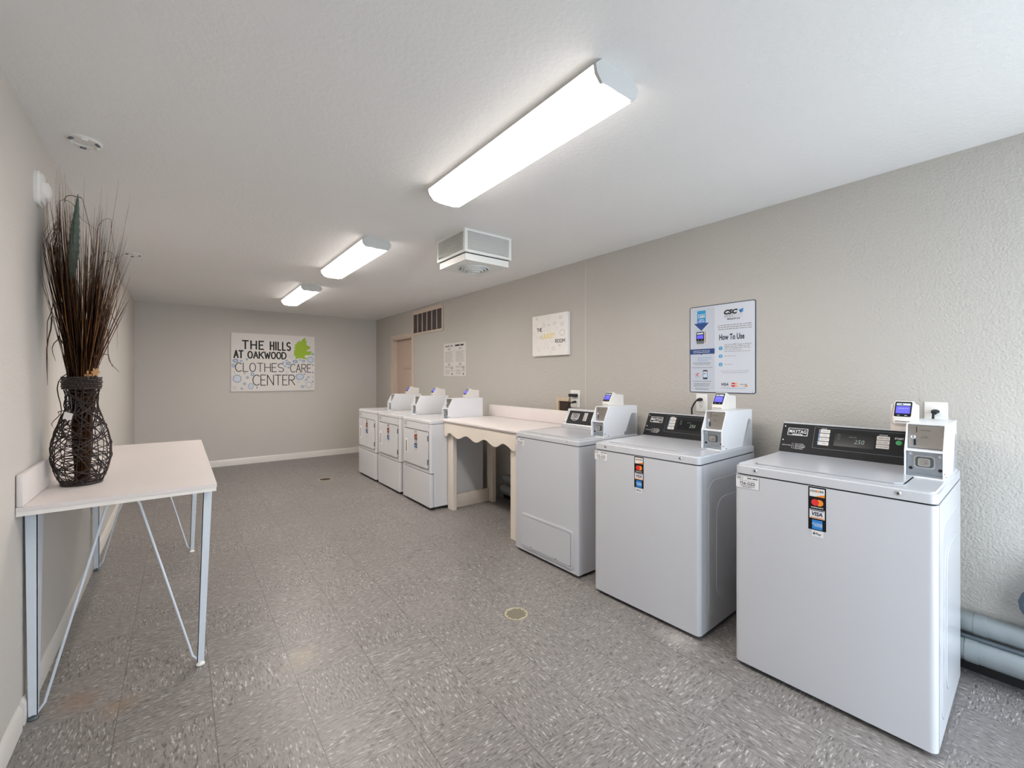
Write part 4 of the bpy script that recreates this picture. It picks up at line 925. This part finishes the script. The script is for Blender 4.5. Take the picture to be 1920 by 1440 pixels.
# two sheets of laundry tips
for i, (yc, head, lab) in enumerate(((5.138, 'Laundry Tips', 'white paper notice nearer the door, one of two side by side'), (4.848, 'Laundromat Room Rules', 'white paper notice nearer the bubble canvas, one of two side by side'))):
    t = thing('paper_notice', lab, 'notice', (XR, yc, 1.578), 0, 'paper notices beside the door'); w_, h_ = .283, .434
    bm = nb(); box(bm, -.0015, -w_ / 2, -h_ / 2, 0, w_ / 2, h_ / 2); obj('sheet', bm, 'paper', t)
    a = Art(MX((-.0017, w_ / 2, -h_ / 2), (0, -1, 0), (0, 0, 1)))
    if i == 0: a.text(head, w_ / 2, h_ - .045, .026, 'ink', .21, 'C', bold=.03)
    else: a.greek(.015, .268, h_ - .045, .022, 'ink', 3); 
    for k in range(2): a.greek(.11, .19, h_ - .072 - k * .016, .007, 'ink_soft', k + 2)
    for k in range(11): a.greek(.03, .26 - .02 * ((k * 7) % 3), h_ - .115 - k * .0135, .004, 'ink_soft', k + 9 + 20 * i)
    for k in range(2): a.greek(.11, .18, h_ - .275 - k * .014, .008, 'ink_soft', k + 33)
    for k in range(3): a.greek(.03, .25, h_ - .305 - k * .012, .004, 'ink_soft', k + 43)
    for k in range(5): a.greek(.03, .17, .078 - k * .014, .004, 'ink_soft', k + 53)
    a.text('CSC', .195, .095, .016, 'ink', .055, bold=.04); a.greek(.195, .265, .075, .006, 'ink_soft', 5); a.greek(.195, .255, .060, .005, 'ink_soft', 6)
    a.rect(.215, .012, .235, .040, 'ink'); a.done('print', t)

# ------------------------------------------------------------------ outlets, plugs, recessed box
def outlet(label, y, z, w, h, socket=True):
    t = thing('wall_outlet', label, 'outlet', (XR, y, z)); bm = nb(); box(bm, -.007, -w / 2, -h / 2, 0, w / 2, h / 2, .003, 2); obj('cover_plate', bm, 'plastic_white', t)
    if socket:
        for zz in (.022, -.022):
            bm = nb(); prism(bm, rrect(-.017, zz - .014, .017, zz + .014, .010, 5), 'x', -.0075, -.0095)
            for yy in (.007, -.007): prism(bm, [(yy - .0012, zz - .002), (yy + .0012, zz - .002), (yy + .0012, zz + .007), (yy - .0012, zz + .007)], 'x', -.0094, -.010, 1)
            prism(bm, rrect(-.003, zz - .010, .003, zz - .005, .0024, 3), 'x', -.0094, -.010, 1); obj('socket', bm, ['plastic_white', 'dark_gap'], t)
    return t
def plug(label, y, z, end, flat=True, sway=0, s=1.0):
    t = thing('power_plug', label, 'plug', (XR - .012, y, z)); bm = nb()
    tube(bm, [(0, 0, 0), (-.012, 0, 0), (-.03, 0, -.002), (-.045, 0, -.006)], [.016 * s, .017 * s, .014 * s, .009 * s], 12, flat=.7); obj('plug_body', bm, 'rubber', t)
    bm = nb(); tube(bm, [(-.042, 0, -.004), (-.055, sway * .2, -.012), (-.062, sway * .5, -.03), (-.062, sway, -.06), (-.05, sway * 1.2, end)], .0052 * s, 8); obj('cord', bm, 'rubber', t)
outlet('white outlet plate below the instruction poster, one socket free', 1.585, 1.165, .080, .124)
plug('black plug in the outlet plate below the instruction poster', 1.588, 1.188, -.16, sway=.03)
outlet('square white outlet plate behind the nearest washer coin box', .412, 1.15, .082, .145)
plug('black plug in the square plate behind the nearest washer', .412, 1.178, -.16, s=.9)
outlet('white outlet plate beside the recessed wooden box behind the counter', 2.795, 1.145, .115, .16)
t = thing('power_adapter', 'black block adapter plugged into the plate beside the wooden box', 'adapter', (XR - .0105, 2.80, 1.178)); bm = nb(); box(bm, -.034, -.045, -.014, 0, .045, .014, .004); obj('adapter_body', bm, 'rubber', t)
bm = nb(); tube(bm, [(-.02, .035, -.012), (-.03, .04, -.05), (-.02, .045, -.11)], .0025, 6); obj('cord', bm, 'rubber', t)
plug('black plug hanging below the block adapter beside the wooden box', 2.785, 1.118, -.11, sway=.05, s=.9)
t = thing('laundry_valve_box', 'recessed wooden-framed box in the wall behind the folding counter', 'wall box', (XR, 2.945, 1.02))
bm = nb(); box(bm, -.02, .055, -.02, 0, .09, .128, .002); box(bm, -.0198, -.10, .098, 0, .055, .128, .002); box(bm, -.0196, -.10, -.02, 0, .055, .0, .002); obj('frame', bm, 'raw_wood', t)
bm = nb(); box(bm, -.003, -.098, .0, -.001, .055, .098); obj('recess', bm, 'brown_dark', t)

# ------------------------------------------------------------------ pipes along the foot of the right wall
def pipe(label, x, z, r, y0, y1, mname, coupl=()):
    t = thing('wall_pipe', label, 'pipe', (x, (y0 + y1) / 2, z), 0, 'pipes along the washer wall'); h = (y1 - y0) / 2
    bm = nb(); tube(bm, [(0, -h, 0), (0, h - r, 0), (.0, h - r * .4, -r * .1), (.0, h, -r * .5)], [r, r, r * .9, r * .45], 20); obj('pipe', bm, mname, t)
    for c in coupl:
        bm = nb(); tube(bm, [(0, c - (y0 + y1) / 2 - .02, 0), (0, c - (y0 + y1) / 2 + .02, 0)], r * 1.05, 20); obj('coupling', bm, mname, t)
    for c in (y0 + .3, (y0 + y1) / 2, y1 - .3):
        pass
    return t
pipe('thick grey pipe just above the floor behind the washers', 2.808, .128, .054, YN + .02, 3.83, 'pipe_grey', (.285, 1.1, 2.0, 3.0))
pipe('thick grey pipe lying above another thick pipe behind the washers', 2.822, .240, .044, YN + .02, 3.83, 'pipe_grey', (.26, 1.3, 2.5))
bm = nb(); tube(bm, [(2.792, YN + .02, .186), (2.792, 3.70, .186)], .010, 14); tag(obj('wall_pipe', bm, 'pipe_dark'), 'thin dark pipe running between the two thick wall pipes', 'pipe', 'pipes along the washer wall')

# ------------------------------------------------------------------ floor drains, cloth bag
t = thing('floor_drain', 'round perforated floor drain in front of the middle washer', 'drain', (1.515, 1.935, 0))
bm = nb(); lathe(bm, [(.066, .0), (.066, .004), (.061, .005), (.060, .002)], 30); lathe(bm, [(.061, .001), (.061, .0015)], 30, 1); obj('rim', bm, ['brass_old', 'brass_old'], t)
bm = nb()
for i in range(-6, 7):
    for j in range(-6, 7):
        x, y = (i + (.5 if j % 2 else 0)) * .0088, j * .0078
        if math.hypot(x, y) < .055: lathe(bm, [(.0035, .0018), (.0035, .0022)], 8, 0, Matrix.Translation((x, y, 0)))
o = obj('hole', bm, 'dark_gap', t); o['kind'] = 'stuff'
t = thing('floor_drain', 'small dark floor drain with worn pale edge near the dryers', 'drain', (1.527, 6.02, 0))
bm = nb(); lathe(bm, [(.09, 0), (.09, .004), (.072, .005), (.070, .002)], 28); obj('rim', bm, 'brass_old', t)
bm = nb(); lathe(bm, [(.07, .001), (.07, .0022)], 28); obj('cover', bm, 'brown_dark', t)
t = thing('cloth_bag', 'blue-grey cloth bag lying on the wall pipes past the end washer', 'bag', (2.785, .030, .284))
bm = nb(); bmesh.ops.create_uvsphere(bm, u_segments=20, v_segments=14, radius=1)
for v in bm.verts:
    c = v.co.copy(); z = (c.z + 1) / 2; k = .55 + .45 * abs(math.sin(z * PI * 1.15 + .6)); v.co = Vector((c.x * .055 * k, c.y * .130 * k * (1 + .08 * math.sin(9 * c.x)), z * .315))
obj('bag_body', bm, 'denim', t)
